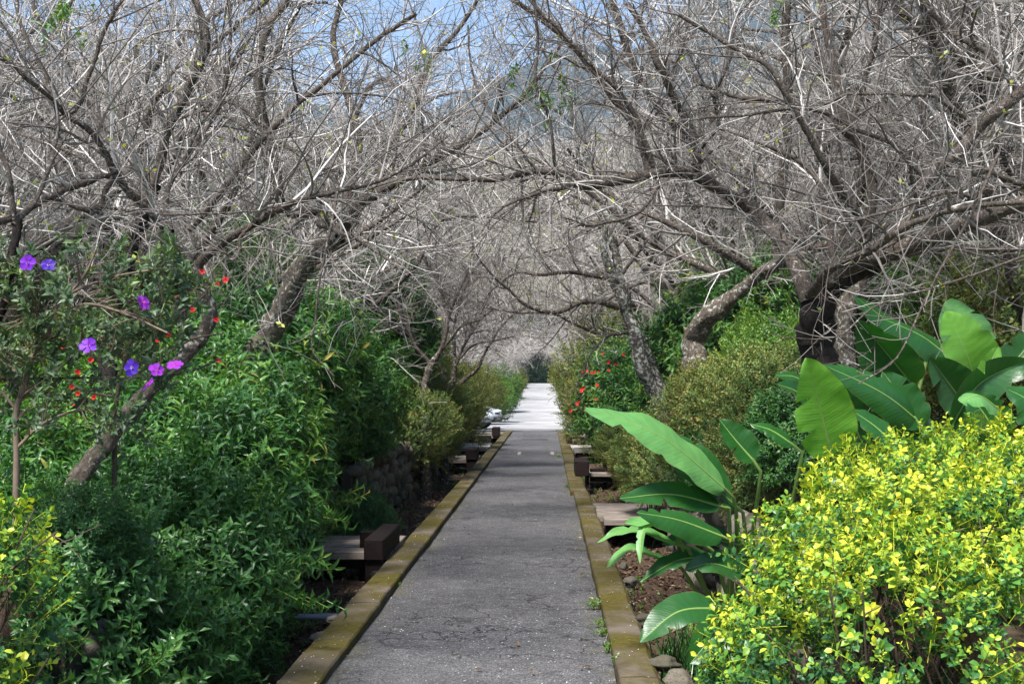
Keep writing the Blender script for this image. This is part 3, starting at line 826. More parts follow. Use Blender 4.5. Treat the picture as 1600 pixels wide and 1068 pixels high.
# right: the big dark trunk with limbs to the right edge
hero_tree('big black trunked plum tree on the right, one limb arching over the path',
    [([(1300, 640, 9.2), (1288, 580, 9.2), (1274, 530, 9.2), (1272, 492, 9.1), (1288, 456, 9.05), (1318, 426, 8.95), (1360, 406, 8.85)], 66, 34)],
    [([(1290, 440, 9.0), (1330, 415, 8.9), (1372, 402, 8.7), (1422, 383, 8.5), (1481, 362, 8.3), (1557, 337, 8.1), (1640, 310, 8.0)], 32, 22),
     ([(1262, 470, 9.1), (1245, 420, 9.15), (1222, 375, 9.3), (1182, 333, 9.60), (1153, 312, 9.50), (1110, 286, 9.40), (1080, 268, 9.30), (1050, 264, 9.20), (1014, 269, 9.20), (975, 276, 9.10), (940, 280, 9.10), (909, 288, 9.10), (884, 270, 9.00), (833, 263, 9.00), (795, 270, 9.00), (766, 276, 8.90), (698, 276, 8.80), (635, 274, 8.80), (570, 292, 8.70)], 27, 5),
     ([(1012, 266, 9.20), (993, 202, 9.30), (951, 147, 9.30), (909, 84, 9.30), (859, 38, 9.30), (800, -5, 9.30)], 12, 8),
     ([(1024, 262, 9.20), (985, 168, 9.10), (934, 114, 9.00), (867, 42, 8.90), (815, -10, 8.90)], 9, 6),
     ([(1089, 265, 9.30), (1091, 227, 9.20), (1081, 185, 9.20), (1060, 143, 9.10), (1035, 93, 9.00), (1019, 50, 9.00), (985, 5, 9.00)], 15, 9),
     ([(1092, 235, 9.30), (1110, 215, 9.20), (1127, 194, 9.20), (1120, 150, 9.10), (1150, 90, 9.00), (1160, 20, 9.00)], 8, 4),
     ([(909, 288, 9.10), (880, 296, 8.90), (840, 305, 8.80), (790, 330, 8.70), (760, 360, 8.60)], 8, 3),
     ([(870, 270, 9.00), (862, 225, 8.90), (855, 180, 8.90), (835, 130, 8.80), (840, 60, 8.80), (830, -20, 8.80)], 6, 4),
     ([(820, 262, 9.00), (800, 215, 9.20), (770, 180, 9.30), (740, 120, 9.40), (730, 40, 9.40)], 6, 3),
     ([(1262, 462, 9.1), (1300, 420, 8.6), (1360, 390, 8.2), (1422, 350, 8.0), (1500, 325, 7.8), (1600, 318, 7.6)], 16, 8),
     ([(1380, 390, 8.7), (1422, 337, 8.7), (1435, 291, 8.7), (1456, 270, 8.7), (1498, 236, 8.6), (1523, 202, 8.6), (1565, 164, 8.5), (1630, 115, 8.5)], 22, 18),
     ([(1351, 390, 8.8), (1360, 340, 8.8), (1365, 295, 8.8), (1346, 236, 8.8), (1321, 185, 8.8), (1309, 110, 8.8), (1292, 25, 8.8), (1285, -30, 8.8)], 20, 10),
     ([(1366, 285, 8.8), (1350, 245, 8.9), (1330, 219, 9.0), (1300, 185, 9.0), (1254, 168, 9.0), (1212, 160, 9.0), (1161, 156, 9.0), (1090, 135, 9.0)], 15, 6),
     ([(1351, 370, 8.8), (1320, 310, 8.6), (1287, 261, 8.4), (1254, 202, 8.3), (1220, 139, 8.2), (1203, 110, 8.2), (1144, 76, 8.2), (1060, 25, 8.2)], 14, 6),
     ([(1330, 190, 8.8), (1345, 150, 8.8), (1355, 118, 8.8), (1372, 50, 8.7), (1384, -20, 8.7)], 11, 8),
     ([(1600, 150, 8.5), (1549, 88, 8.6), (1506, 63, 8.6), (1473, 34, 8.7), (1430, -20, 8.7)], 10, 7),
     ([(1440, 280, 8.7), (1400, 230, 8.6), (1330, 200, 8.5), (1260, 170, 8.4), (1150, 180, 8.3), (1070, 185, 8.3)], 8, 4),
     ([(1523, 202, 8.6), (1480, 160, 8.5), (1430, 150, 8.4), (1340, 150, 8.4), (1290, 165, 8.4)], 8, 4),
     ([(1557, 337, 8.1), (1500, 300, 7.9), (1440, 310, 7.7), (1380, 330, 7.5), (1300, 340, 7.4)], 7, 3),
     ([(1640, 300, 8.3), (1560, 280, 8.2), (1500, 250, 8.2)], 12, 6)],
    16, 'bark_dark', dens=1.0, leafy=40, spr_up=0.12)

hero_tree('upright brown plum trunk just right of the black one, sunlit and cracked',
    [([(1322, 640, 10.4), (1320, 580, 10.4), (1316, 520, 10.4), (1325, 465, 10.4), (1345, 420, 10.4), (1370, 390, 10.4)], 34, 26)],
    [([(1370, 390, 10.4), (1420, 330, 10.4), (1450, 250, 10.4), (1440, 160, 10.4), (1470, 80, 10.4), (1500, 0, 10.4)], 15, 8),
     ([(1345, 420, 10.4), (1400, 400, 10.6), (1480, 385, 10.8), (1580, 390, 11), (1660, 380, 11)], 13, 7),
     ([(1325, 465, 10.4), (1300, 400, 10.4), (1290, 320, 10.4), (1260, 260, 10.4), (1180, 220, 10.4), (1120, 200, 10.4)], 12, 5)],
    17, 'bark', dens=0.8, leafy=20)

# right, lichened double trunk beside the path
hero_tree('slim plum tree with a pale lichen covered trunk leaning over the red flowered shrubs',
    [([(1038, 650, 16.2), (1026, 618, 16.2), (1003, 577, 16.1), (991, 527, 16.0), (978, 492, 16.0), (968, 462, 15.9), (960, 446, 15.9), (950, 413, 15.8), (943, 388, 15.8), (946, 355, 15.8)], 25, 11),
     ([(1046, 640, 16.4), (1041, 618, 16.4), (1024, 577, 16.4), (1008, 537, 16.3), (991, 502, 16.2)], 13, 10),
     ([(980, 495, 16.0), (978, 459, 16.0), (968, 433, 16.0), (960, 388, 16.0), (952, 350, 16.0), (940, 300, 16.0)], 16, 11)],
    [([(965, 481, 15.9), (943, 473, 15.8), (915, 470, 15.7), (897, 476, 15.6), (877, 486, 15.5), (852, 486, 15.4), (821, 476, 15.3), (796, 451, 15.2), (776, 433, 15.1), (745, 395, 15)], 11, 3),
     ([(986, 519, 16.0), (948, 523, 15.9), (917, 514, 15.8), (887, 499, 15.7), (862, 488, 15.6), (810, 487, 15.5), (760, 480, 15.4)], 7, 2),
     ([(958, 437, 15.9), (923, 428, 15.8), (897, 423, 15.7), (842, 426, 15.6), (811, 423, 15.5), (780, 440, 15.4)], 9, 3),
     ([(940, 300, 16.0), (930, 250, 16.0), (900, 200, 16.0), (890, 140, 16.0), (850, 80, 16)], 9, 4),
     ([(946, 355, 15.8), (925, 320, 15.8), (880, 300, 15.8), (830, 310, 15.8), (780, 340, 15.8)], 7, 3),
     ([(960, 388, 16.0), (1000, 340, 16.2), (1050, 300, 16.4), (1080, 240, 16.5), (1120, 190, 16.5)], 8, 4),
     ([(968, 433, 16.0), (1010, 380, 15.9), (1040, 350, 15.8), (1080, 340, 15.8)], 6, 3)],
    18, 'bark_lichen', dens=1.0, leafy=30)

hero_tree('mossy plum trunk leaning left behind the lichened tree',
    [([(1075, 560, 19), (1060, 500, 19), (1035, 450, 19), (1010, 415, 19), (992, 395, 19)], 20, 12)],
    [([(992, 395, 19), (960, 360, 19), (900, 350, 19), (860, 330, 19), (800, 340, 19)], 9, 4),
     ([(1035, 450, 19), (1000, 440, 19), (940, 470, 19), (900, 500, 19)], 7, 3),
     ([(1010, 415, 19), (1030, 360, 19), (1020, 300, 19), (990, 230, 19), (1000, 140, 19)], 9, 4)],
    19, 'bark', dens=0.9, leafy=20)
hero_tree('plum tree curving right behind the dark green shrub on the right bank',
    [([(1040, 540, 21), (1050, 480, 21), (1069, 441, 21), (1087, 416, 21), (1102, 385, 21)], 17, 12)],
    [([(1102, 385, 21), (1120, 330, 21), (1160, 280, 21), (1200, 250, 21)], 9, 4),
     ([(1087, 416, 21), (1060, 370, 21), (1060, 310, 21), (1090, 250, 21), (1080, 180, 21)], 9, 4),
     ([(1102, 385, 21), (1150, 360, 21), (1220, 350, 21), (1280, 300, 21)], 7, 3)],
    20, 'bark', dens=0.9, leafy=20)
# left mid, many stemmed small trees
hero_tree('small many stemmed plum tree fanning out beside the path past the left hedge',
    [([(694, 645, 24), (697, 620, 24), (708, 586, 24), (710, 552, 24)], 13, 6),
     ([(696, 640, 24), (712, 606, 24), (732, 588, 24), (746, 575, 24), (760, 545, 24)], 9, 4),
     ([(690, 640, 24), (694, 600, 24), (690, 560, 24), (700, 510, 24)], 9, 4)],
    [([(710, 552, 24), (712, 500, 24), (730, 440, 24), (760, 400, 24)], 6, 2),
     ([(760, 545, 24), (790, 500, 24), (820, 480, 24), (850, 475, 24)], 4, 2),
     ([(700, 510, 24), (690, 450, 24), (680, 390, 24), (700, 330, 24)], 5, 2),
     ([(705, 590, 24), (725, 540, 24), (750, 500, 24), (770, 450, 24), (800, 420, 24)], 5, 2),
     ([(708, 570, 24), (740, 540, 24), (780, 530, 24), (815, 520, 24)], 4, 2)],
    21, 'bark', dens=1.5, leafy=10, tl=0.9)
hero_tree('crooked plum tree with a short forked trunk behind the left hedge top',
    [([(666, 650, 21), (665, 625, 21), (664, 597, 21), (675, 570, 21), (690, 545, 21)], 14, 9)],
    [([(690, 545, 21), (700, 500, 21), (690, 450, 21), (660, 400, 21), (650, 340, 21)], 7, 3),
     ([(675, 570, 21), (650, 540, 21), (630, 490, 21), (600, 440, 21)], 7, 3),
     ([(690, 545, 21), (720, 510, 21), (750, 500, 21), (790, 470, 21)], 6, 2),
     ([(690, 545, 21), (705, 480, 21), (730, 420, 21), (740, 350, 21), (720, 280, 21)], 6, 2)],
    22, 'bark', dens=1.2, leafy=10)

# ------------------------------------------------------------------ grove trees (copies of a few kinds)
def grove_proto(seed, lean=0.0, H=4.6, spread=3.2, thick=0.85, dens=1.12):
    rng = np.random.default_rng(seed)
    root = empty('plum_tree', (0, 0, -50), 'x', 'tree', 'leafless plum trees of the grove')
    h0 = rng.uniform(0.7, 1.2)
    tr = spline([(0, 0, -0.3), (0.03, 0.02, 0.3), (0.10 * rng.normal(), 0.1 * rng.normal(), h0 * 0.7), (0.18 * rng.normal() + lean * 0.3, 0.15 * rng.normal(), h0)], 14)
    T = Parts()
    V, F = rough_tube(tr, np.linspace(0.14, 0.105, 14) * thick, 9, rng); T.add(V, None, F)
    P0 = []; R0 = []
    nl = 6
    for k in range(nl):
        a = 2 * PI * (k + rng.uniform(-0.3, 0.3)) / nl
        r = spread * rng.uniform(0.6, 1.0)
        hh = H * rng.uniform(0.65, 1.0)
        c, s = math.cos(a), math.sin(a)
        w = rng.normal(size=(4, 3)) * 0.16
        p = spline([tuple(tr[-1]), (tr[-1, 0] + c * r * 0.22 + w[0, 0], tr[-1, 1] + s * r * 0.22 + w[0, 1], h0 + (hh - h0) * 0.28),
                    (c * r * 0.5 + w[1, 0] + lean * 0.5, s * r * 0.5 + w[1, 1], h0 + (hh - h0) * 0.58 + w[1, 2]),
                    (c * r * 0.78 + w[2, 0] + lean, s * r * 0.78 + w[2, 1], h0 + (hh - h0) * 0.86 + w[2, 2]),
                    (c * r * 1.05 + lean * 1.3, s * r * 1.05, h0 + (hh - h0) * rng.uniform(0.75, 1.1))], 22)
        R = np.linspace(0.075, 0.018, 22) * thick
        V, F = rough_tube(p, R, 7, rng, 0.06); T.add(V, None, F)
        P0.append(p); R0.append(R)
    P0 = np.array(P0); R0 = np.array(R0)
    C = Parts()
    p1, r1 = spawn(rng, P0, R0, 6.0 * dens, 0.6, 2.2, 7, 0.5, 0.016, 0.0045, 25, 65, 0.15, 0.10)
    p2, r2 = spawn(rng, p1, r1, 6.5 * dens, 0.3, 1.2, 4, 0.6, 0.0065, 0.003, 25, 65, 0.12, 0.12)
    p3, r3 = spawn(rng, p2, r2, 6.0 * dens, 0.15, 0.55, 3, 0.7, 0.0042, 0.0022, 25, 70, 0.06, 0.12)
    for P, R, sd in ((p1, r1, 4), (p2, r2, 3), (p3, r3, 3)):
        V, F = tubes(P, R, sd)
        C.add(V, None, F, np.repeat(twig_tint(rng, len(P)), P.shape[1] * sd))
    t_ = link('trunk', T.mesh('trunk', M['limb'], True), root)
    c_ = link('crown', C.mesh('crown', M['twig_pale'], False), root, kind='stuff')
    return root, [(t_, []), (c_, [])]

protos = [grove_proto(31, 0.5), grove_proto(32, 0.9, 5.0, 3.4), grove_proto(33, 0.2, 5.4, 3.2), grove_proto(34, 0.7, 4.4, 3.6), grove_proto(35, 0.0, 4.8, 3.0)]
used = [False] * len(protos)
def place_tree(x, y, rot, sc, label, kind):
    z = float(ground_h(x, y))
    root, ch = protos[kind]
    if not used[kind]:
        used[kind] = True
        root.location = (x, y, z); root.rotation_euler = (0, 0, rot); root.scale = (sc,) * 3; root['label'] = label
        return root
    return copy_thing(root, ch, (x, y, z), (0, 0, rot), sc, label)

rnd = random.Random(77)
# rows along the walk
ORD = ['nearest', 'second', 'third', 'fourth', 'fifth', 'sixth', 'seventh', 'eighth']
nth = 1
for side in (-1, 1):
    y = 14.0 if side < 0 else 15.5
    while y < 150:
        x = (-4.4 if side < 0 else 3.6) + rnd.uniform(-0.5, 0.5) - (0.6 if side < 0 and y > 45 else 0)
        face = 0 if side < 0 else PI
        sd = 'left' if side < 0 else 'right'
        nth = nth + 1 if y > (14.0 if side < 0 else 15.5) else 1
        lab = (ORD[nth - 1] + ' bare grove tree counted from the camera in the ' + sd + ' row') if nth <= 8 else 'bare plum tree in the row ' + sd + ' of the far bright road'
        place_tree(x, y, face + rnd.uniform(-0.6, 0.6), rnd.uniform(0.9, 1.12) * (1 if y < 50 else 1.05), lab, rnd.choice([0, 1, 3]))
        y += rnd.uniform(3.6, 5.0)
for x, y in ((-3.7, 130), (2.7, 132), (-5.4, 136), (4.2, 138), (-2.2, 158), (1.4, 160)):
    place_tree(x, y, rnd.uniform(0, 6), 0.95, 'low bare plum tree closing over the dark end of the road', rnd.choice([0, 1, 3]))
# further rows and the hillside
spots = []
cnt = 0
tries = 0
while cnt < 225 and tries < 40000:
    tries += 1
    u = rnd.random()
    y = 11 + 19 * u if cnt < 46 else 20 + 130 * u ** 1.35
    halfw = 0.42 * y + 3
    x = rnd.uniform(-halfw, halfw)
    if abs(x + 0.5) < (4.6 if y < 30 else 7.2): continue
    if any((x - a) ** 2 + (y - b) ** 2 < (1.7 if y < 30 else 2.4) ** 2 for a, b in spots): continue
    spots.append((x, y)); cnt += 1
    if y < 60: lab = 'grey bare plum tree standing in the grove ' + ('left' if x < 0 else 'right') + ' of the path behind the first row'
    elif y < 150: lab = 'grey bare plum tree deep in the grove ' + ('left' if x < 0 else 'right') + ' of the far road'
    else: lab = 'small pale bare plum tree on the slope beyond the end of the road'
    place_tree(x, y, rnd.uniform(0, 6.28), rnd.uniform(1.0, 1.4) * (1.15 if y < 40 else 1.05), lab, rnd.randrange(5))

# the wood on the slope beyond the road: one far-off mass
def far_wood():
    g = np.random.default_rng(44)
    P = Parts()
    n = 430
    y = 152 + 120 * g.random(n); x = (g.random(n) - 0.5) * 2 * (0.45 * y + 6)
    z = ground_h(x, y); h = g.uniform(5.5, 9.5, n)
    base = np.stack([x, y, z], 1)
    tr = base[:, None] + np.stack([np.zeros((n, 4)), np.zeros((n, 4)), np.linspace(-0.3, 0.35, 4)[None] * h[:, None]], 2)
    P.add(*[tubes(tr, np.tile([0.16, 0.14, 0.12, 0.09], (n, 1)), 4)[0], None, tubes(tr, np.tile([0.16, 0.14, 0.12, 0.09], (n, 1)), 4)[1]], 0.35)
    a, ra = spawn(g, tr, np.full((n, 4), 0.1), 2.0, 2.4, 5.0, 5, 0.7, 0.07, 0.03, 20, 60, 0.35, 0.12, tmin=0.5, fade=0.1)
    b, rb = spawn(g, a, ra, 1.5, 0.8, 2.6, 4, 0.7, 0.030, 0.018, 25, 70, 0.1, 0.14)
    c, rc = spawn(g, b, rb, 1.0, 0.5, 1.4, 2, 0.7, 0.018, 0.012, 25, 70, 0.05, 0.12)
    for A, B in ((a, ra), (b, rb), (c, rc)):
        V, F = tubes(A, B, 3); P.add(V, None, F, np.repeat(np.clip(g.normal(0.6, 0.22, len(A)), 0, 1), A.shape[1] * 3))
    tag(link('far_wood', P.mesh('far_wood', M['twig_pale'])), 'pale leafless wood covering the slope beyond the end of the road', 'wood', kind='stuff')
far_wood()

# ------------------------------------------------------------------ leaves, sprigs, bushes
def leaf_arrays(L, Wd, segs, fold, droop, peak=0.45):
    """leaf along +x, width y, normal z -> V, F3"""
    V = [(0, 0, 0)]; F = []
    def pt(t):
        return L * t * (1 - 0.12 * droop * t), -droop * L * t * t
    for k in range(1, segs):
        t = k / segs
        x, z = pt(t)
        e = math.log(0.5) / math.log(peak)
        w = Wd * 0.5 * math.sin(PI * t ** e) ** 0.9
        V += [(x, w, z + fold * w), (x, 0, z), (x, -w, z + fold * w)]
    x, z = pt(1.0); V.append((x, 0, z)); tip = len(V) - 1
    F += [(0, 2, 1), (0, 3, 2)]
    for k in range(segs - 2):
        a = 1 + 3 * k; b = a + 3
        F += [(a, a + 1, b + 1), (a, b + 1, b), (a + 1, a + 2, b + 2), (a + 1, b + 2, b + 1)]
    a = 1 + 3 * (segs - 2)
    F += [(a, a + 1, tip), (a + 1, a + 2, tip)]
    return np.array(V, float), np.array(F)

def rotm(axis, a):
    return np.array(Matrix.Rotation(a, 3, axis))

def sprig(rng, n, L, Wd, slen, segs=2, spread=(35, 75), tuft=3, fold=0.35, droop=0.25, peak=0.45, young=0.3, stem_r=0.0015):
    """sprig along +z; returns V, F3, tint offset per vertex"""
    V = []; F = []; T = []; off = 0
    for k in range(n):
        f = (k + 0.5) / n
        h = slen * f
        az = k * 2.4 + rng.uniform(-0.4, 0.4)
        el = math.radians(rng.uniform(*spread)) * (1 - 0.45 * f)     # angle away from the stem
        l = L * rng.uniform(0.75, 1.15) * (1 - 0.25 * f)
        lv, lf = leaf_arrays(l, Wd * l / L, segs, fold, droop * rng.uniform(0.3, 1.6), peak)
        Rm = rotm('Z', az) @ rotm('Y', -(PI / 2 - el)) @ rotm('X', rng.uniform(-0.5, 0.5))
        lv = lv @ Rm.T + np.array([0, 0, h])
        V.append(lv); F.append(lf + off); off += len(lv)
        T.append(np.full(len(lv), young * f ** 2 + rng.normal() * 0.09))
    st = np.array([(math.cos(a) * stem_r, math.sin(a) * stem_r, z) for z in (-slen * 0.3, slen) for a in (0, 2.09, 4.19)])
    sf = np.array([(0, 1, 4), (0, 4, 3), (1, 2, 5), (1, 5, 4), (2, 0, 3), (2, 3, 5)])
    V.append(st); F.append(sf + off); T.append(np.full(6, 0.55))
    return np.vstack(V), np.vstack(F), np.concatenate(T)

def scatter(rng, templates, pos, dirs, scl, base_tint, spin=True):
    """stamp sprig templates at pos with +z along dirs"""
    n = len(pos); which = rng.integers(0, len(templates), n)
    z = unit(dirs); rv = rng.normal(size=(n, 3)); x = unit(rv - (rv * z).sum(1, keepdims=True) * z); y = np.cross(z, x)
    Rm = np.stack([x, y, z], 2)      # columns
    P = Parts()
    for w, (tv, tf, tt) in enumerate(templates):
        s = np.where(which == w)[0]
        if not len(s): continue
        V = np.einsum('nij,vj->nvi', Rm[s], tv) * scl[s][:, None, None] + pos[s][:, None]
        F = tf[None] + (np.arange(len(s)) * len(tv))[:, None, None]
        T = tt[None] + base_tint[s][:, None]
        P.add(V.reshape(-1, 3), F.reshape(-1, 3), None, np.clip(T, 0, 1).ravel())
    return P

def lump(d, rng, n=14, amp=0.16):
    """lumpy radius for directions d"""
    c = unit(rng.normal(size=(n, 3))); a = rng.uniform(0.4, 1.0, n); k = rng.uniform(5, 12, n)
    r = np.zeros(len(d))
    for i in range(n): r = np.maximum(r, a[i] * np.exp(-k[i] * (1 - d @ c[i])))
    return 1 - amp + 2 * amp * r

SPEC = {}
def species(name, mat, leaves):
    SPEC[name] = (mat, leaves)
rng = np.random.default_rng(50)
species('lance', 'lance', [sprig(rng, 10, 0.088, 0.025, 0.16, 3, (40, 85), droop=0.6, young=0.27) for _ in range(5)])
species('broad', 'deep', [sprig(rng, 10, 0.066, 0.026, 0.13, 2, (40, 90), droop=0.4, young=0.3) for _ in range(5)])
species('fresh', 'fresh', [sprig(rng, 9, 0.060, 0.024, 0.14, 2, (35, 80), droop=0.35, young=0.35) for _ in range(5)])
species('olive', 'olive', [sprig(rng, 11, 0.042, 0.019, 0.13, 2, (35, 85), droop=0.3, young=0.3) for _ in range(5)])
species('dark', 'dark', [sprig(rng, 9, 0.085, 0.030, 0.16, 2, (35, 85), droop=0.4, young=0.1) for _ in range(4)])

def bush_proto(name, spec, seed, r=0.7, n=2300, label='x', cat='shrub', group=None):
    rng = np.random.default_rng(seed)
    d = unit(rng.normal(size=(n, 3)))
    d = d[d[:, 2] > -0.75]; n = len(d)
    rr = lump(d, rng, 18, 0.25)
    depth = 1 - 0.55 * rng.random(n) ** 2.2
    pos = d * (rr * r * depth)[:, None]
    dirs = unit(d + np.array([0, 0, 0.55]) + rng.normal(size=(n, 3)) * 0.42)
    m_ = 0 if spec == 'dark' else 24   # long shoots that break the outline
    q = rng.integers(0, n, m_)
    ex = np.concatenate([pos[q] * k + dirs[q] * (k - 0.85) * 0.35 + rng.normal(size=(m_, 3)) * 0.012 for k in (1.0, 1.05, 1.10, 1.16, 1.22)])
    pos = np.vstack([pos, ex]); dirs = np.vstack([dirs, np.tile(dirs[q], (5, 1))]); d = np.vstack([d, np.tile(d[q], (5, 1))]); n = len(pos)
    # patches of colour over the bush
    tb = 0.40 + 0.13 * np.sin(d @ np.array([3.1, 1.7, 2.2]) * 2 + seed) + rng.normal(size=n) * 0.07
    P = scatter(rng, SPEC[spec][1], pos, dirs, rng.uniform(0.75, 1.25, n), tb)
    root = empty(name, (0, 0, 0), label, cat, group)
    f = link('foliage', P.mesh('foliage', M[SPEC[spec][0]]), root, kind='stuff')
    # woody stems from the foot
    m = 14
    a = rng.random(m) * 6.28
    Pm = np.array([spline([(0.05 * math.cos(q), 0.05 * math.sin(q), -r * 1.35), (r * 0.25 * math.cos(q), r * 0.25 * math.sin(q), -r * 0.6), (r * rng.uniform(0.5, 0.9) * math.cos(q), r * rng.uniform(0.5, 0.9) * math.sin(q), r * rng.uniform(-0.1, 0.6))], 9) for q in a])
    Rm = np.tile(np.linspace(0.013, 0.004, 9), (m, 1))
    V, F = tubes(Pm, Rm, 5)
    s = link('stems', make_mesh('stems', V, None, F, M['stem_dark']), root)
    return [root, [(f, []), (s, [])], False]

BP = {'lance': [bush_proto('green_shrub', 'lance', 61)], 'broad': [bush_proto('dark_green_shrub', 'broad', 62, n=2500)],
      'fresh': [bush_proto('fresh_green_shrub', 'fresh', 63, n=2100)],
      'olive': [bush_proto('olive_shrub', 'olive', 64, n=3000), bush_proto('olive_shrub', 'olive', 65, n=3000)],
      'dark': [bush_proto('evergreen_tree', 'dark', 66, n=1500, cat='tree')]}
bk = 0
def bush(spec, x, y, z, r, label, group, rz=None, sz=1.0):
    global bk
    bk += 1
    lst = BP[spec]; p = lst[bk % len(lst)]
    root, ch, u = p
    s = r / 0.7
    rot = (rnd.uniform(-0.15, 0.15), rnd.uniform(-0.15, 0.15), rnd.uniform(0, 6.28) if rz is None else rz)
    sc = (s, s, s * sz)
    if not u:
        p[2] = True
        root.location = (x, y, z); root.rotation_euler = rot; root.scale = sc; root['label'] = label
        o = root
    else:
        o = copy_thing(root, ch, (x, y, z), rot, sc, label)
    if group: o['group'] = group
    return o

def bpx(spec, px, py, Y, r, label, group, sz=1.0):
    p = W(px, py, Y)
    return bush(spec, p.x, p.y, p.z, r, label, group, sz=sz)

GL = 'shrubs of the dense hedge left of the path'
L1 = 'dense green shrub of the left hedge, '
for x, y, z, r, lab in [
    (-2.50, 6.6, 0.05, 0.80, 'lowest and nearest by the kerb'), (-2.42, 7.7, 0.35, 0.82, 'just above the grey pipe'), (-2.42, 8.9, 0.55, 0.85, 'nearest the pipe on its far side'),
    (-2.50, 10.2, 0.75, 0.85, 'before the plank bridge'), (-3.15, 11.6, 0.95, 0.95, 'behind the plank bridge'), (-3.05, 13.1, 1.35, 1.05, 'its tallest dome'),
    (-3.0, 14.8, 1.50, 1.0, 'beyond the tallest dome'), (-2.95, 16.4, 1.50, 0.92, 'above the stone wall'), (-3.05, 18.2, 1.45, 0.88, 'over the wall\'s far part'),
    (-3.4, 7.2, 0.35, 0.8, 'second line behind the nearest'), (-3.3, 8.6, 0.45, 0.85, 'under the leaning trunk'), (-3.6, 10.2, 0.55, 0.95, 'under the thick rough trunk'),
    (-4.2, 8.8, 0.30, 0.8, 'left of the leaning trunk'), (-4.6, 10.6, 0.25, 0.9, 'behind the violet flowers'), (-4.2, 12.6, 0.75, 0.9, 'behind the thick rough trunk'),
    (-2.05, 14.0, 0.10, 0.36, 'low clump beyond the dark beam'), (-2.72, 11.1, 0.30, 0.60, 'hanging over the planks'), (-2.35, 16.2, 0.95, 0.42, 'draped on the wall')]:
    bush('broad' if (z < 0.45 or 'hanging' in lab or 'stone wall' in lab) else 'lance', x, y, z, r, L1 + lab, GL)
bush('broad', -2.42, 6.45, 0.72, 0.36, 'small dark green shrub covering the foot of the leaning trunk', GL)
bush('fresh', -3.7, 14.6, 1.75, 0.8, 'bright green shrub standing on the crest of the left hedge', GL)
bush('fresh', -3.9, 11.6, 1.55, 0.7, 'bright green shrub behind the thick rough trunk', GL)
bush('olive', -3.9, 17.0, 1.9, 0.8, 'yellowish shrub showing over the left hedge', GL)
G2 = 'shrubs beside the far part of the path on the left'
for px, py, Y, r, lab, sp in [
    (640, 672, 21, 0.72, 'dark shrub at the end of the stone wall', 'olive'), (665, 662, 24, 0.78, 'dark shrub overhanging the second bridge', 'olive'),
    (650, 655, 23, 0.9, 'olive shrub under the crooked forked tree', 'olive'), (688, 640, 31, 1.1, 'rounded olive shrub beside the fan of stems', 'olive'),
    (678, 628, 33, 1.2, 'shrub behind the fan of stems', 'olive'), (706, 630, 40, 1.0, 'yellow flecked shrub right before the parked car', 'olive'),
    (735, 615, 52, 1.3, 'shrub behind the parked car', 'olive'), (760, 622, 56, 1.2, 'shrub at the left edge of the bright road', 'fresh'),
    (776, 612, 70, 1.3, 'fresh green shrub left of the far road', 'fresh'), (790, 608, 92, 1.3, 'small far shrub left of the far road', 'olive'), (796, 598, 118, 1.6, 'farthest shrub left of the road', 'dark' if False else 'olive')]:
    bpx(sp, px, py, Y, r, lab, G2)
G3 = 'shrubs on the right hand bank'
for px, py, Y, r, lab, sp in [
    (1165, 650, 12.3, 0.68, 'olive shrub with yellow flecks between the lichened tree and the paddle leaves', 'olive'),
    (1105, 705, 13.2, 0.50, 'olive shrub right of the lichened trunk base', 'olive'),
    (1215, 640, 11.2, 0.62, 'olive shrub against the black trunk', 'olive'),
    (1112, 655, 12.9, 0.55, 'olive shrub hiding the foot of the short rough trunk', 'olive'),
    (1120, 565, 18.5, 1.0, 'deep green shrub behind the olive ones', 'lance'),
    (1205, 540, 15.5, 0.85, 'deep green shrub under the leaning rough trunk', 'lance'),
    (1085, 620, 18.5, 0.75, 'deep green shrub behind the lichened trunk', 'lance'),
    (1215, 590, 12.0, 0.55, 'fresh green shrub left of the black trunk', 'fresh'),
    (988, 645, 24, 1.05, 'red flowered shrub beside the path', 'lance'),
    (1005, 708, 20, 0.62, 'low dark shrub under the lichened tree', 'olive'),
    (1010, 665, 20.5, 0.80, 'dark shrub behind the foot of the lichened tree', 'lance'),
    (1030, 735, 15.5, 0.55, 'low shrub above the right stone wall', 'olive'),
    (945, 640, 31, 1.05, 'red flowered shrub near the far bridge', 'olive'),
    (940, 618, 40, 1.2, 'rounded shrub before the bright road on the right', 'olive'),
    (950, 600, 38, 1.5, 'tall shrub behind the red flowers', 'olive'),
    (928, 618, 62, 1.5, 'shrub at the right edge of the bright road', 'olive'),
    (907, 606, 90, 1.6, 'far shrub right of the road', 'fresh'),
    (897, 596, 118, 1.8, 'farthest shrub right of the road', 'olive'),
    (1195, 725, 9.9, 0.42, 'small olive shrub low behind the stalked paddle leaves', 'olive'),
    (1135, 745, 10.8, 0.42, 'small dark shrub on the right wall behind the long pale leaf', 'broad'),
    (1255, 690, 9.2, 0.42, 'small dark shrub at the foot of the black trunk', 'broad'),
    (1400, 540, 17, 1.3, 'yellow green shrub behind the paddle leaves', 'fresh'),
    (1520, 530, 16, 1.2, 'yellow green shrub at the right edge behind the paddle leaves', 'fresh'),
    (1300, 520, 19, 1.2, 'yellow green shrub seen between the two trunks', 'fresh'),
    (1620, 560, 13, 1.2, 'green shrub cut by the right edge', 'olive'),
    (1180, 480, 20, 1.1, 'light shrub behind the leaning rough trunk', 'fresh'),
    (1000, 560, 30, 1.5, 'shrub in the grove behind the lichened trunk', 'olive')]:
    bpx(sp, px, py, Y, r, lab, G3)
G4 = 'understorey shrubs in the grove behind the left hedge'
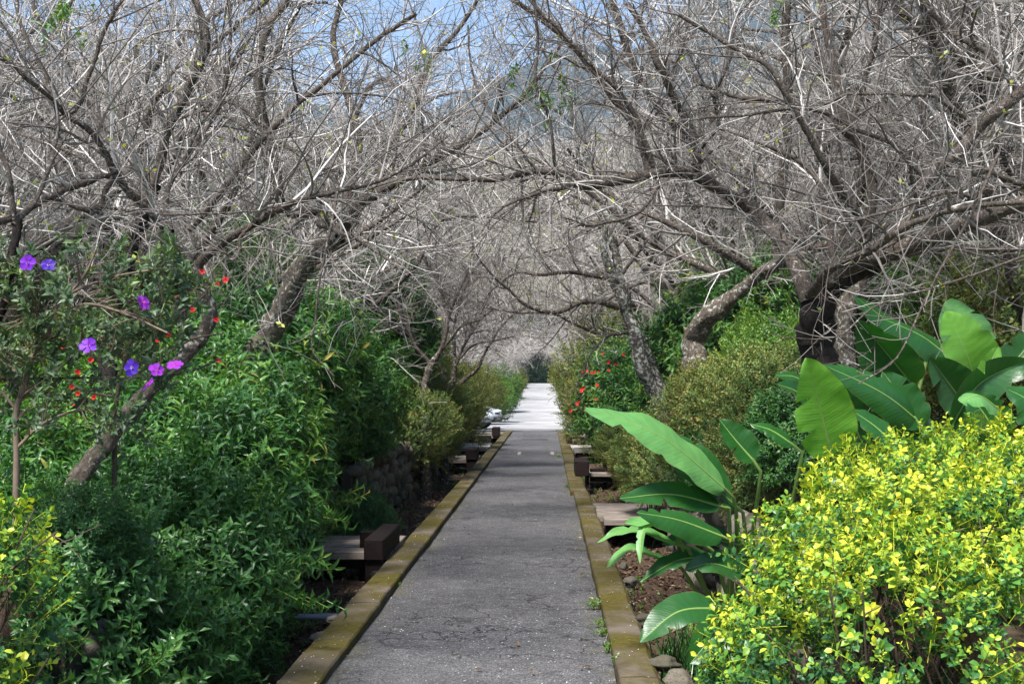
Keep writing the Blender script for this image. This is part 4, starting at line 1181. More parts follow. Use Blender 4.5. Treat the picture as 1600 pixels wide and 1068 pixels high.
for px, py, Y, r, lab, sp in [
    (390, 470, 16, 0.9, 'light green shrub between the two leaning trunks on the left', 'fresh'), (250, 560, 14, 0.7, 'olive shrub seen left of the forked trunk', 'olive'),
    (100, 600, 12, 0.7, 'olive shrub behind the violet flowers', 'olive'), (590, 520, 22, 1.1, 'green shrub behind the hedge crest', 'lance'),
    (20, 600, 14, 0.8, 'olive shrub at the left edge', 'olive'), (620, 560, 30, 1.3, 'shrub in the grove past the hedge', 'olive')]:
    bpx(sp, px, py, Y, r, lab, G4)
# broad green leaves still hanging in the bare crowns
for px, py, Y, n in ((100, 32, 8.0, 16), (822, 128, 9.2, 10), (850, 158, 9.2, 9), (655, 70, 9.8, 6), (1215, 20, 8.6, 5)):
    g = np.random.default_rng(px)
    c = np.array(W(px, py, Y))
    pos = c + g.normal(size=(n, 3)) * 0.085
    root = empty('leafy_shoot', tuple(c), {100: 'clump of green leaves high in the bare branches at the upper left', 822: 'upper of two green leaf clumps left of the arching limb', 850: 'lower of two green leaf clumps above the arching limb',
                                           655: 'few yellowish leaves in the bare crown at the top centre', 1215: 'few green leaves near the top edge in the right hand crown'}[px], 'leaves')
    link('leaves', scatter(g, SPEC['fresh'][1], pos, unit(g.normal(size=(n, 3)) + np.array([0, 0, -0.3])), g.uniform(0.7, 1.2, n), np.full(n, 0.5)).mesh('leaves', M['fresh'], False, c), root, kind='stuff')
    V, F = tubes(np.array([c + np.array([0.12, 0.05, 0.3]), c + np.array([0.03, 0, 0.08]), c - np.array([0.03, 0, 0.1])])[None], np.array([[0.005, 0.004, 0.002]]), 4)
    link('stem', make_mesh('stem', V - c, None, F, M['stem_dark']), root)
# evergreens closing the far end of the road; low ones added as its shade
for x, y, z, r, lab in [(-5.6, 100, 2.2, 2.3, 'dark evergreen tree left of the far road, the nearer one'), (-5.9, 121, 3.0, 2.7, 'dark evergreen tree left of the far road, the farther one'), (-2.3, 143.5, 2.5, 1.9, 'low dark foliage standing in for shade in the left half of the gap'), (0.5, 143.0, 2.4, 1.9, 'low dark foliage standing in for shade in the right half of the gap'), (-6.5, 146, 5.5, 4.2, 'dark evergreen tree closing the road on the left'), (-1.5, 152, 6.0, 4.5, 'dark evergreen tree at the end of the road'),
                        (4.5, 147, 5.5, 4.2, 'dark evergreen tree closing the road on the right')]:
    bush('dark', x, y, z, r, lab, 'dark evergreen trees at the end of the road')

# ------------------------------------------------------------------ stones
def stone_mesh(seed, sub=2):
    rng = np.random.default_rng(seed)
    import bmesh
    bm = bmesh.new(); bmesh.ops.create_icosphere(bm, subdivisions=sub, radius=1.0)
    me = bpy.data.meshes.new('stone')
    ax = rng.uniform(0.8, 1.15, 3); ph = rng.random(6) * 6
    for v in bm.verts:
        c = v.co
        nz = mnoise.noise(Vector((c.x * 1.6 + seed, c.y * 1.6, c.z * 1.6))) * 0.28 + mnoise.noise(Vector((c.x * 4 + seed, c.y * 4, c.z * 4))) * 0.12
        k = 1 + nz + 0.10 * math.sin(c.x * 2.6 + ph[0]) * math.cos(c.y * 2.2 + ph[1]) + 0.10 * math.sin(c.z * 3.4 + ph[2]) + 0.07 * math.sin(c.x * 6 + ph[3]) + 0.07 * math.sin(c.y * 7 + ph[4]) * math.cos(c.z * 6 + ph[5])
        m_ = max(abs(c.x), abs(c.y), abs(c.z)); q = 1 + 0.35 * (1 / m_ - 1) * -1 + 0.0
        v.co = Vector((c.x * ax[0], c.y * ax[1], c.z * ax[2])) * k * (0.80 + 0.20 / m_ * 0.75)
    bm.to_mesh(me); bm.free()
    me.polygons.foreach_set('use_smooth', [True] * len(me.polygons)); me.materials.append(M['stone'])
    return me
STONES = [stone_mesh(90 + k) for k in range(7)]

def stone_wall(label, xface, y0, y1, z0, z1, out, cell):
    rs = random.Random(int(y0 * 10) + out + 3)
    root = empty('stone_wall', (xface, (y0 + y1) / 2, z0), label, 'wall')
    cx, cy, cz = root.location
    V, F3, F4 = box_arrays(*( (xface - 0.10, xface + 0.02) if out > 0 else (xface - 0.02, xface + 0.10)), y0 + 0.03, y1 - 0.03, z0 - 0.1, z1 - 0.06, 0.01)
    link('core', make_mesh('core', V - np.array([cx, cy, cz]), F3, F4, M['mortar']), root)
    z = z0; row = 0
    while z < z1 - cell * 0.3:
        h = cell * rs.uniform(0.75, 1.05); y = y0 + rs.uniform(0, cell)
        while y < y1:
            w = cell * rs.uniform(0.75, 1.7)
            o = link('stone', rs.choice(STONES), root, (xface + out * rs.uniform(0.005, 0.065) - cx, y + w / 2 - cy, z + h / 2 + rs.uniform(-0.04, 0.04) - cz),
                     (rs.uniform(-0.25, 0.25), rs.uniform(-0.2, 0.2), rs.uniform(-0.2, 0.2)),
                     (rs.uniform(0.07, 0.12), w * rs.uniform(0.46, 0.60), h * rs.uniform(0.48, 0.64)))
            y += w * 0.98
        z += h * 0.97; row += 1
    return root
stone_wall('mossy river stone retaining wall under the left hedge', DITCH_L + 0.03, 14.6, 26.0, -0.32, 0.66, 1, 0.19)
stone_wall('dark mossy stone retaining wall under the shrubs right of the path', DITCH_R - 0.02, 7.0, 24.0, -0.32, 0.60, -1, 0.21)
stone_wall('low rubble stone edge hidden under the near part of the left hedge', DITCH_L + 0.03, 6.0, 11.0, -0.32, 0.50, 1, 0.22)

rs = random.Random(4)
LOOSE = [stone_mesh(190 + k, 3) for k in range(5)]
def ground_stone(px, py, Y, r, label, z=None):
    p = W(px, py, Y)
    o = link('stone', rs.choice(LOOSE), None, (p.x, p.y, p.z - 0.02), (rs.uniform(-0.3, 0.3), rs.uniform(-0.3, 0.3), rs.uniform(0, 6)), (r * rs.uniform(0.65, 1.0), r * rs.uniform(0.7, 1.1), r * 0.5))
    return tag(o, label, 'stone', 'loose stones along the kerbs')
for px, py, Y, r, lab in [(520, 962, 8.8, 0.055, 'pale rounded stone against the outer side of the left kerb by the pipe'), (500, 990, 8.2, 0.07, 'pale rounded stone in the litter just this side of the pipe'),
                          (482, 1025, 7.7, 0.09, 'large pale stone leaning on the left kerb near the bottom edge'), (452, 1062, 7.1, 0.07, 'whitish stone at the bottom edge beside the left kerb'),
                          (545, 945, 9.3, 0.06, 'brown stone by the left kerb beyond the pipe'), (586, 893, 11.0, 0.05, 'small pale stone at the foot of the dark beam'),
                          (985, 905, 10.4, 0.07, 'broken whitish stone along the right kerb below the drooping leaves'), (975, 880, 11.4, 0.06, 'pale chipped stone beside the right kerb'),
                          (1006, 965, 8.6, 0.08, 'brown stone against the right kerb beyond the fern'), (1035, 1030, 7.3, 0.10, 'mossy dark stone beside the right kerb at the bottom'),
                          (1060, 1055, 7.0, 0.10, 'grey lichened stone at the bottom edge right of the kerb'), (980, 752, 20.5, 0.13, 'pale boulder at the foot of the right wall'),
                          (1000, 762, 19.0, 0.11, 'second pale boulder at the foot of the right wall'), (925, 735, 23.5, 0.06, 'small stone behind the dark end post on the right')]:
    ground_stone(px, py, Y, r, lab)

# ------------------------------------------------------------------ plank bridges over the ditches
def box_child(name, root, b, mat, bev=0.006, rot=None):
    x0, x1, y0, y1, z0, z1 = b
    c = ((x0 + x1) / 2, (y0 + y1) / 2, (z0 + z1) / 2)
    V, F3, F4 = box_arrays(-(x1 - x0) / 2, (x1 - x0) / 2, -(y1 - y0) / 2, (y1 - y0) / 2, -(z1 - z0) / 2, (z1 - z0) / 2, bev)
    rl = root.location if root is not None else Vector((0, 0, 0))
    return link(name, make_mesh(name, V, F3, F4, mat), root, (c[0] - rl.x, c[1] - rl.y, c[2] - rl.z), rot)

def bridge(label, x0, x1, y0, y1, ztop, n, slab=False):
    root = empty('footbridge', ((x0 + x1) / 2, (y0 + y1) / 2, -0.3), label, 'footbridge', 'small footbridges over the ditches')
    w = (y1 - y0) / n
    for k in range(n):
        dz = rs.uniform(-0.006, 0.006)
        box_child('plank' if not slab else 'slab', root, (x0 + rs.uniform(-0.04, 0.04), x1 - rs.uniform(0, 0.015), y0 + k * w + 0.008, y0 + (k + 1) * w - 0.008, ztop - 0.075 + dz, ztop + dz),
                  M['slab'] if slab else M['plank'], 0.008, (0, rs.uniform(-0.004, 0.004), rs.uniform(-0.006, 0.006)))
    for yy in (y0 + 0.10, y1 - 0.16):
        box_child('joist', root, (x0 + 0.05, x1 - 0.03, yy, yy + 0.08, ztop - 0.17, ztop - 0.079), M['beam'])
    return root
bridge('weathered plank bridge over the left ditch beside the dark beam', -3.0, -1.462, 11.95, 13.3, 0.040, 4)
bridge('weathered plank bridge over the right ditch behind the paddle leaves', 0.62, 1.9, 15.0, 17.0, 0.035, 5)
bridge('second footbridge on the left, under the dark shrub', -3.1, -1.47, 26.6, 28.2, 0.035, 4)
bridge('pale slab bridge on the left, just past the second dark post', -3.4, -1.47, 31.6, 34.2, 0.03, 2, True)
bridge('far left footbridge beside the parked car', -3.4, -1.47, 38.7, 40.6, 0.04, 3)
bridge('pale slab bridge on the right beneath the red flowers', 0.62, 2.4, 30.8, 33.4, 0.03, 2, True)
bridge('footbridge on the right behind the dark end block', 0.70, 2.2, 22.9, 24.2, 0.03, 3)

def end_rail(label, x0, x1, y0, y1, z0, z1, posts):
    root = empty('timber_rail', ((x0 + x1) / 2, (y0 + y1) / 2, -0.3), label, 'rail', 'dark timber rails at the ends of the footbridges')
    box_child('beam', root, (x0, x1, y0, y1, z0, z1), M['beam'], 0.010)
    for (a, b, c, d, e, f) in posts:
        box_child('post', root, (a, b, c, d, e, f), M['beam'], 0.006)
end_rail('dark stained timber beam lying along the left kerb at the nearest plank bridge', -1.625, -1.450, 11.3, 12.55, 0.047, 0.235,
         [(-1.615, -1.462, 11.33, 11.47, -0.42, 0.045), (-1.80, -1.64, 12.25, 12.40, -0.35, 0.19)])
end_rail('dark timber block on the left kerb by the second footbridge', -1.69, -1.465, 26.35, 27.3, 0.042, 0.27, [(-1.68, -1.48, 26.38, 26.52, -0.35, 0.040)])
end_rail('small reddish timber block on the left kerb by the parked car', -1.68, -1.46, 38.4, 39.3, 0.045, 0.30, [(-2.9, -1.70, 38.5, 38.62, -0.16, 0.06)])
end_rail('dark timber block standing on the right kerb', 0.46, 0.70, 21.7, 22.8, 0.052, 0.30, [(0.63, 0.70, 21.8, 21.95, -0.3, 0.050), (0.72, 1.35, 22.0, 22.12, 0.10, 0.16)])
end_rail('small dark timber block with a short rail beyond it on the right kerb', 0.48, 0.64, 33.6, 34.3, 0.052, 0.28, [(0.645, 0.95, 33.8, 33.9, 0.16, 0.22), (0.86, 0.96, 33.7, 33.79, -0.2, 0.21)])

# grey pipe across the left ditch
P = spline([(-2.25, 9.03, -0.045), (-1.8, 9.03, -0.035), (-1.44, 9.03, -0.03)], 6)
V, F = tubes(P[None], np.full((1, 6), 0.02), 12)
Q = Parts(); Q.add(V, None, F)
V, F = tubes(np.array([[(-1.60, 9.03, -0.034), (-1.53, 9.03, -0.033)]]), np.full((1, 2), 0.025), 12); Q.add(V, None, F)
tag(link('pipe', Q.mesh('pipe', M['pvc'], True)), 'thin grey plastic pipe crossing the left ditch to the kerb', 'pipe')

# ------------------------------------------------------------------ golden hedges
def golden(label, blobs, seed, n_per, leafsize=1.0, keep=lambda p: True, stems=26):
    rng = np.random.default_rng(seed)
    tmpl = [sprig(rng, 10, 0.034 * leafsize, 0.0225 * leafsize, 0.085, 3, (60, 105), fold=0.22, droop=0.25, peak=0.56, young=0.38, stem_r=0.0011) for _ in range(7)]
    A = []; D = []; H = []
    B = np.array(blobs)
    for bi, (x, y, z, r) in enumerate(blobs):
        n = int(n_per * r * r / 0.3 * (0.35 if x > 2.6 else 1))
        d = unit(rng.normal(size=(n, 3))); d = d[d[:, 2] > -0.85]
        rr = lump(d, rng, 16, 0.13) * (1 - 0.42 * rng.random(len(d)) ** 2.6)
        p = np.array([x, y, z]) + d * (rr * r)[:, None]
        ins = np.zeros(len(p), bool)
        for bj, (a, b, c, q) in enumerate(blobs):
            if bj != bi: ins |= np.linalg.norm(p - np.array([a, b, c]), axis=1) < q * 0.72
        front = (d[:, 2] < 0.1) & (rng.random(len(d)) < 0.15)
        hole = (np.sin(p @ np.array([9., 6., 11.])) + np.sin(p @ np.array([-7., 12., 8.]) + 2) + rng.normal(size=len(d)) * 0.35 < -1.15) & (d[:, 2] < 0.55)
        k = ~ins & ~front & ~hole & (p[:, 2] > -0.15)
        A.append(p[k]); D.append(d[k])
    A = np.vstack(A); D = np.vstack(D)
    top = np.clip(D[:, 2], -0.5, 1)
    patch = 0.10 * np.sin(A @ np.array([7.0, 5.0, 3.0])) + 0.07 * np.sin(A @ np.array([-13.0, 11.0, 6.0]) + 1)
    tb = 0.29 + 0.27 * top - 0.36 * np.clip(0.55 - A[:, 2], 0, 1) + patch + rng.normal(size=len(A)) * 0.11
    dirs = unit(D + np.array([0, 0, 0.45]) + rng.normal(size=A.shape) * 0.6)
    root = empty('golden_hedge', (float(B[0, 0]), float(B[0, 1]), -0.2), label, 'hedge')
    org = np.array(root.location)
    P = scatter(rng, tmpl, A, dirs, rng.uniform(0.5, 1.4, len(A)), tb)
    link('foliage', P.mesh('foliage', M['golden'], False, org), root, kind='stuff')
    # bare woody stems
    L = []; R = []
    for _ in range(stems):
        x, y, z, r = blobs[rng.integers(len(blobs))]
        a = rng.random() * 6.28; e = rng.uniform(0.7, 1.12)
        c, s = math.cos(a), math.sin(a)
        L.append(spline([(x + 0.1 * c, y + 0.1 * s, -0.2), (x + r * 0.35 * c + rng.normal() * .05, y + r * 0.35 * s, z * 0.5), (x + r * 0.7 * c, y + r * 0.7 * s + rng.normal() * .05, z + r * 0.15),
                         (x + r * e * c, y + r * e * s, z + r * rng.uniform(0.2, 0.75))], 16)); R.append(np.linspace(0.009, 0.0028, 16))
    L = np.array(L); R = np.array(R)
    p1, r1 = spawn(rng, L, R, 9, 0.12, 0.5, 6, 0.7, 0.004, 0.0012, 25, 75, 0.25, 0.14)
    Q = Parts()
    V, F = tubes(L, R, 6); Q.add(V, None, F)
    V, F = tubes(p1, r1, 4); Q.add(V, None, F)
    link('stems', Q.mesh('stems', M['stem_dark'], False, org), root)
    return root
golden('large golden green hedge with small round leaves filling the lower right corner',
       [(1.22, 4.75, 0.52, 0.56), (1.80, 4.80, 0.46, 0.58), (1.44, 5.5, 0.68, 0.58), (2.08, 5.55, 0.66, 0.62), (1.76, 6.35, 0.78, 0.58), (2.35, 6.5, 0.80, 0.62), (2.75, 5.3, 0.70, 0.58), (2.95, 6.3, 0.86, 0.6), (1.12, 5.3, 0.42, 0.50), (1.22, 5.35, 0.66, 0.46), (1.75, 4.55, 0.08, 0.42), (1.25, 4.55, 0.10, 0.36), (2.3, 4.7, 0.1, 0.45)],
       71, 1250, 1.0, stems=60)
golden('narrow golden green hedge end at the left edge of the picture', [(-2.00, 4.05, 0.90, 0.42), (-2.03, 3.95, 0.42, 0.45)], 72, 1700, 1.0, stems=12)

# ------------------------------------------------------------------ paddle leaved plants
def paddle_leaf(root, base, mid, tip, wpx, face=(0, -1, 0.5), mat='big', fold=0.28, wave=0.05, seed=0, foot=None, curl=0.0, torn=2):
    rng = np.random.default_rng(seed + 400)
    b, m_, t_ = (np.array(W(*q)) for q in (base, mid, tip))
    C = spline([tuple(b), tuple(m_), tuple(t_)], 25)
    wd = wpx * 1.22 * mid[2] / FPX / 2
    T = np.gradient(C, axis=0); T = unit(T)
    fc = np.array(face, float)
    S = unit(np.cross(T, fc)); Nn = unit(np.cross(S, T))
    n, mseg = 25, 10
    V = []; UV = []
    ph = rng.random(3) * 6
    tears = [(rng.uniform(0.25, 0.9), rng.choice([-1, 1])) for _ in range(torn)]
    for i in range(n):
        s = i / (n - 1)
        prof = (math.sin(PI * min(1, s ** 0.72 * 0.99 + 0.008)) ** 0.62) if s < 0.999 else 0.03
        w = wd * max(prof, 0.03)
        for j in range(mseg + 1):
            u = j / mseg * 2 - 1
            ww = w
            for ts, sd in tears:
                if u * sd > 0.15 and abs(s - ts) < 0.022: ww = w * (0.25 + 0.75 * abs(s - ts) / 0.022)
            k = abs(u)
            h = fold * k * ww + wave * wd * (math.sin(s * 14 + ph[0] + (1 if u > 0 else 0) * 2) * k * k + 0.5 * math.sin(s * 31 + ph[1] + u) * k * k) - curl * ww * k * k
            V.append(C[i] + S[i] * u * ww * (1 - 0.12 * fold) + Nn[i] * h); UV.append((j / mseg, s))
    i = (np.arange(n - 1)[:, None] * (mseg + 1) + np.arange(mseg)[None]).ravel()
    F = np.stack([i, i + 1, i + mseg + 2, i + mseg + 1], 1)
    org = np.array(root.location)
    lf = link('leaf', make_mesh('leaf', np.array(V) - org, None, F, M[mat], smooth=True, uv=UV), root)
    Vr, Fr = tubes((C - Nn * wd * 0.015)[None], np.linspace(0.009, 0.002, n)[None], 6)
    link('midrib', make_mesh('midrib', Vr - org, None, Fr, M['rib'], smooth=True), lf)
    if foot is not None:
        f = np.array(foot, float); d = -T[0]
        st = spline([tuple(f), tuple(f * 0.45 + b * 0.55 + np.array([0, 0, -0.02])), tuple(b + d * 0.06), tuple(b + T[0] * 0.02)], 14)
        Vs, Fs = tubes(st[None], np.linspace(0.020, 0.010, 14)[None], 8)
        link('leaf_stalk', make_mesh('leaf_stalk', Vs - org, None, Fs, M['rib'], smooth=True), root)
    return lf

def paddle_plant(label, foot, leaves, seed):
    gz = float(ground_h(foot[0], foot[1]))
    root = empty('paddle_leaf_plant', (foot[0], foot[1], gz), label, 'plant', 'large paddle leaved plants right of the path')
    for k, L in enumerate(leaves):
        kw = dict(L[4]) if len(L) > 4 else {}
        r = rs.uniform(0, 6.28)
        paddle_leaf(root, L[0], L[1], L[2], L[3], seed=seed * 50 + k, foot=(foot[0] + 0.1 * math.cos(r), foot[1] + 0.1 * math.sin(r), gz - 0.05), **kw)
    return root
UP = (0.1, -0.35, 1.0); FR = (0, -1, 0.25); FL = (-0.6, -1, 0.5)
paddle_plant('tall clump of big dark green paddle leaves in front of the black trunk', (2.25, 8.2), [
    ((1300, 712, 7.0), (1279, 630, 6.9), (1261, 559, 6.8), 84, dict(face=(0.1, -1, 0.1), mat='big_light', fold=0.30, torn=2)),
    ((1470, 690, 7.3), (1385, 618, 7.1), (1288, 570, 7.0), 56, dict(face=(-0.3, -1.0, 0.6), curl=0.35, fold=0.1)),
    ((1400, 618, 7.8), (1350, 585, 7.7), (1307, 568, 7.6), 44, dict(face=(-0.2, -0.8, 0.9), curl=0.5, fold=0.05)),
    ((1425, 600, 7.8), (1380, 545, 7.7), (1343, 502, 7.6), 76, dict(face=(-0.7, -0.9, 0.2), fold=0.5)),
    ((1508, 582, 7.9), (1445, 528, 7.8), (1374, 495, 7.7), 56, dict(face=(0.0, -0.8, 0.8), curl=0.5, fold=0.1)),
    ((1440, 540, 8.2), (1385, 500, 8.1), (1336, 463, 8.0), 52, dict(face=(0.1, -0.8, 0.7), curl=0.4, fold=0.1, mat='big')),
    ((1522, 580, 8.4), (1506, 520, 8.4), (1486, 466, 8.5), 84, dict(face=(0.25, -0.9, 0.5), mat='big_pale', fold=0.15)),
    ((1527, 612, 8.0), (1508, 548, 7.9), (1478, 486, 7.9), 84, dict(face=(0.1, -1, 0.2), fold=0.25, mat='big_light')),
    ((1440, 668, 7.2), (1408, 620, 7.2), (1379, 580, 7.2), 52, dict(face=(0.2, -1, 0.1), fold=0.25)),
    ((1512, 640, 7.6), (1482, 598, 7.5), (1452, 558, 7.4), 62, dict(face=(-0.2, -1, 0.3), fold=0.4)),
    ((1482, 672, 7.2), (1530, 600, 7.2), (1606, 562, 7.2), 60, dict(face=(0.5, -1, 0.1), fold=0.5)),
    ((1532, 596, 7.7), (1546, 570, 7.7), (1560, 541, 7.7), 28, dict(face=(0, -1, 0.1), mat='big_light', fold=0.4)),
    ((1560, 592, 7.8), (1590, 560, 7.8), (1625, 515, 7.8), 50, dict(face=(0, -1, 0.5), fold=0.3)),
    ((1560, 640, 6.7), (1530, 618, 6.6), (1500, 628, 6.5), 40, dict(face=(0, -0.7, 1), mat='big_pale', curl=0.5, fold=0.05)),
    ((1640, 690, 6.6), (1610, 630, 6.6), (1572, 606, 6.6), 62, dict(face=(0.2, -0.9, 0.6), curl=0.5, mat='big')),
    ((1345, 690, 7.4), (1325, 640, 7.3), (1300, 590, 7.2), 54, dict(face=(0.5, -0.8, 0.3), fold=0.4)),
    ((1400, 700, 7.0), (1370, 668, 7.0), (1330, 640, 7.0), 48, dict(face=(0.2, -0.7, 0.8), curl=0.3)),
    ((1560, 690, 7.0), (1540, 650, 7.0), (1510, 612, 7.0), 60, dict(face=(-0.2, -1, 0.3), fold=0.4)),
    ((1280, 618, 7.6), (1245, 590, 7.5), (1212, 586, 7.4), 36, dict(face=(0, -0.7, 0.9), mat='big', curl=0.4)),
    ((1280, 640, 7.5), (1245, 612, 7.4), (1215, 600, 7.3), 30, dict(face=(0, -0.9, 0.6), mat='big')),
], 1)
paddle_plant('paddle leaved plant with one long pale leaf reaching over the right kerb', (1.35, 8.4), [
    ((1135, 765, 7.6), (1030, 680, 7.4), (915, 637, 7.3), 60, dict(face=(-0.1, -0.75, 0.8), mat='big_pale', curl=0.25, fold=0.15, wave=0.10)),
    ((1140, 775, 7.7), (1095, 715, 7.7), (1030, 672, 7.7), 34, dict(face=(0.2, -0.8, 0.7), fold=0.2)),
    ((1150, 790, 7.7), (1105, 755, 7.6), (1052, 732, 7.6), 34, dict(face=(0.1, -0.8, 0.7), fold=0.15)),
    ((1125, 790, 7.6), (1050, 772, 7.5), (968, 778, 7.4), 38, dict(face=(0, -0.9, 0.5), fold=0.12, torn=2)),
    ((1130, 838, 7.2), (1060, 812, 7.1), (995, 800, 7.0), 46, dict(face=(0, -0.8, 0.75), curl=0.4, fold=0.05)),
    ((1100, 850, 7.5), (1040, 815, 7.4), (975, 818, 7.3), 32, dict(face=(0, -0.6, 1), mat='big_pale', wave=0.12, torn=3)),
    ((1060, 850, 7.5), (985, 828, 7.4), (932, 848, 7.3), 20, dict(face=(0, -0.5, 1), mat='big_pale', wave=0.15, torn=4)),
    ((1030, 812, 7.4), (1004, 830, 7.3), (1000, 880, 7.2), 14, dict(face=(-0.6, -0.8, 0.3), mat='big_pale')),
    ((1050, 880, 7.6), (985, 858, 7.5), (948, 886, 7.4), 20, dict(face=(0, -0.5, 1), mat='big_pale', wave=0.15, torn=3)),
    ((1120, 870, 7.6), (1060, 875, 7.5), (1000, 908, 7.4), 30, dict(face=(0, -0.6, 0.9), torn=4, wave=0.12)),
    ((1150, 850, 7.8), (1090, 838, 7.7), (1035, 850, 7.6), 40, dict(face=(0, -0.7, 0.8), torn=2)),
    ((1170, 900, 7.3), (1115, 880, 7.2), (1070, 890, 7.2), 40, dict(face=(0, -0.8, 0.6), fold=0.3)),
    ((1178, 720, 7.5), (1150, 688, 7.5), (1124, 655, 7.5), 44, dict(face=(0.4, -0.9, 0.2), fold=0.4)),
    ((1240, 695, 7.5), (1205, 672, 7.5), (1172, 662, 7.5), 30, dict(face=(0, -0.7, 0.9), mat='big', curl=0.4)),
], 2)
paddle_plant('low plant with two broad grey green leaves between kerb and golden hedge', (1.15, 6.6), [
    ((1130, 950, 6.1), (1060, 955, 6.0), (1000, 1002, 5.9), 54, dict(face=(-0.1, -0.8, 0.9), mat='big', curl=0.1, fold=0.2)),
    ((1185, 1020, 5.9), (1130, 985, 5.85), (1078, 1036, 5.8), 62, dict(face=(0.2, -0.9, 0.6), mat='big', fold=0.25)),
    ((1165, 1010, 6.0), (1125, 1040, 5.9), (1090, 1075, 5.9), 26, dict(face=(0, -0.7, 0.8), mat='big')),
], 3)

# ------------------------------------------------------------------ flowers
def petal_mesh(L, Wd, mat, cup=0.2):
    V = []; T = []
    for i, t in enumerate((0, 0.3, 0.6, 0.85, 1.0)):
        w = Wd * (0.12, 0.55, 0.95, 0.85, 0.25)[i]
        for u in (-0.5, 0, 0.5):
            V.append((L * t - (0.06 * L if u == 0 and i == 4 else 0), w * u, cup * L * t * (1 - t) + (0.10 * Wd * abs(u) * 2 if i else 0))); T.append(t)
    F = []
    for i in range(4):
        for j in range(2):
            a = i * 3 + j; F.append((a, a + 1, a + 4, a + 3))
    return make_mesh('petal', V, None, F, M[mat], T, smooth=True)
PET = {m: petal_mesh(0.040, 0.036, m) for m in ('purple', 'purple_dark', 'magenta')}
PETR = petal_mesh(0.032, 0.022, 'red', 0.3)
P_ = Parts()
rng = np.random.default_rng(2)
for _ in range(9):
    d = unit(np.array([rng.normal() * 0.5, rng.normal() * 0.5, 1.0])) * 0.016
    V, F = tubes(np.array([[np.zeros(3), d]]), np.array([[0.0008, 0.0012]]), 3); P_.add(V, None, F)
STAM = P_.mesh('stamens', M['stamen'])
def flower(parent, loc, face, kind, scale=1.0, spin=0.0, red=False):
    q = Vector(face).to_track_quat('Z', 'Y')
    o = bpy.data.objects.new('flower', None); o.empty_display_size = 0.02
    COL.objects.link(o); o.parent = parent
    o.location = Vector(loc) - parent.location; o.rotation_mode = 'XYZ'
    o.rotation_euler = (q.to_matrix() @ Matrix.Rotation(spin, 3, 'Z')).to_euler(); o.scale = (scale,) * 3
    for k in range(5):
        link('petal', PETR if red else PET[kind], o, (0, 0, 0), (rs.uniform(-0.25, 0.25), rs.uniform(-0.75, -0.3) if red else rs.uniform(-0.22, 0.12), k * 2 * PI / 5 + rs.uniform(-0.1, 0.1)), rs.uniform(0.9, 1.1))
    link('stamens', STAM, o)
    return o

def sparse_shrub(name, label, limbs, seed, spec_t, mat, n1, per2, lmax, flowers, red=False, stem='stem', leafy=0.85, upright=0.2):
    rng = np.random.default_rng(seed)
    P0 = []; R0 = []
    for pts, w0, w1 in limbs:
        P, R = px_limb(pts, w0, w1); P0.append(P); R0.append(R)
    P0 = np.array(P0); R0 = np.array(R0)
    b = P0[0, 0]; gz = float(ground_h(b[0], b[1]))
    root = empty(name, (b[0], b[1], gz), label, 'shrub'); org = np.array(root.location)
    p1, r1 = spawn(rng, P0, R0, n1, 0.15, lmax, 7, 0.55, 0.005, 0.0016, 25, 75, upright, 0.14)
    p2, r2 = spawn(rng, p1, r1, per2, 0.06, 0.25, 4, 0.7, 0.003, 0.0012, 25, 65, upright, 0.12)
    Q = Parts()
    ft = spline([(b[0], b[1], gz - 0.1), tuple(b)], 34)
    for A, B, sd in ((P0, R0, 7), (ft[None], np.full((1, 34), R0[0, 0] * 1.1), 7), (p1, r1, 4), (p2, r2, 3)):
        V, F = tubes(A, B, sd); Q.add(V, None, F)
    link('stems', Q.mesh('stems', M[stem], True, org), root)
    tips = np.vstack([p2[:, -1], p1[:, -1], p1[:, 4], p2[:, 2]]); dr = np.vstack([p2[:, -1] - p2[:, -2], p1[:, -1] - p1[:, -2], p1[:, 5] - p1[:, 4], p2[:, 2] - p2[:, 1]])
    k = rng.random(len(tips)) < leafy; tips, dr = tips[k], dr[k]
    tb = 0.42 + rng.normal(size=len(tips)) * 0.14
    S = scatter(rng, spec_t, tips, unit(unit(dr) + rng.normal(size=dr.shape) * 0.3 + np.array([0, -0.1, 0.3])), rng.uniform(0.7, 1.25, len(tips)), tb)
    link('foliage', S.mesh('foliage', M[mat], False, org), root, kind='stuff')
    for px, py, Y, kind, face, sc in flowers:
        flower(root, W(px, py, Y), face, kind, sc, rs.uniform(0, 1.2), red)
    return root
rng = np.random.default_rng(51)
tib = [sprig(rng, 7, 0.054, 0.024, 0.07, 3, (35, 80), fold=0.35, droop=0.3, peak=0.42, young=0.3) for _ in range(6)]
YT = 5.9
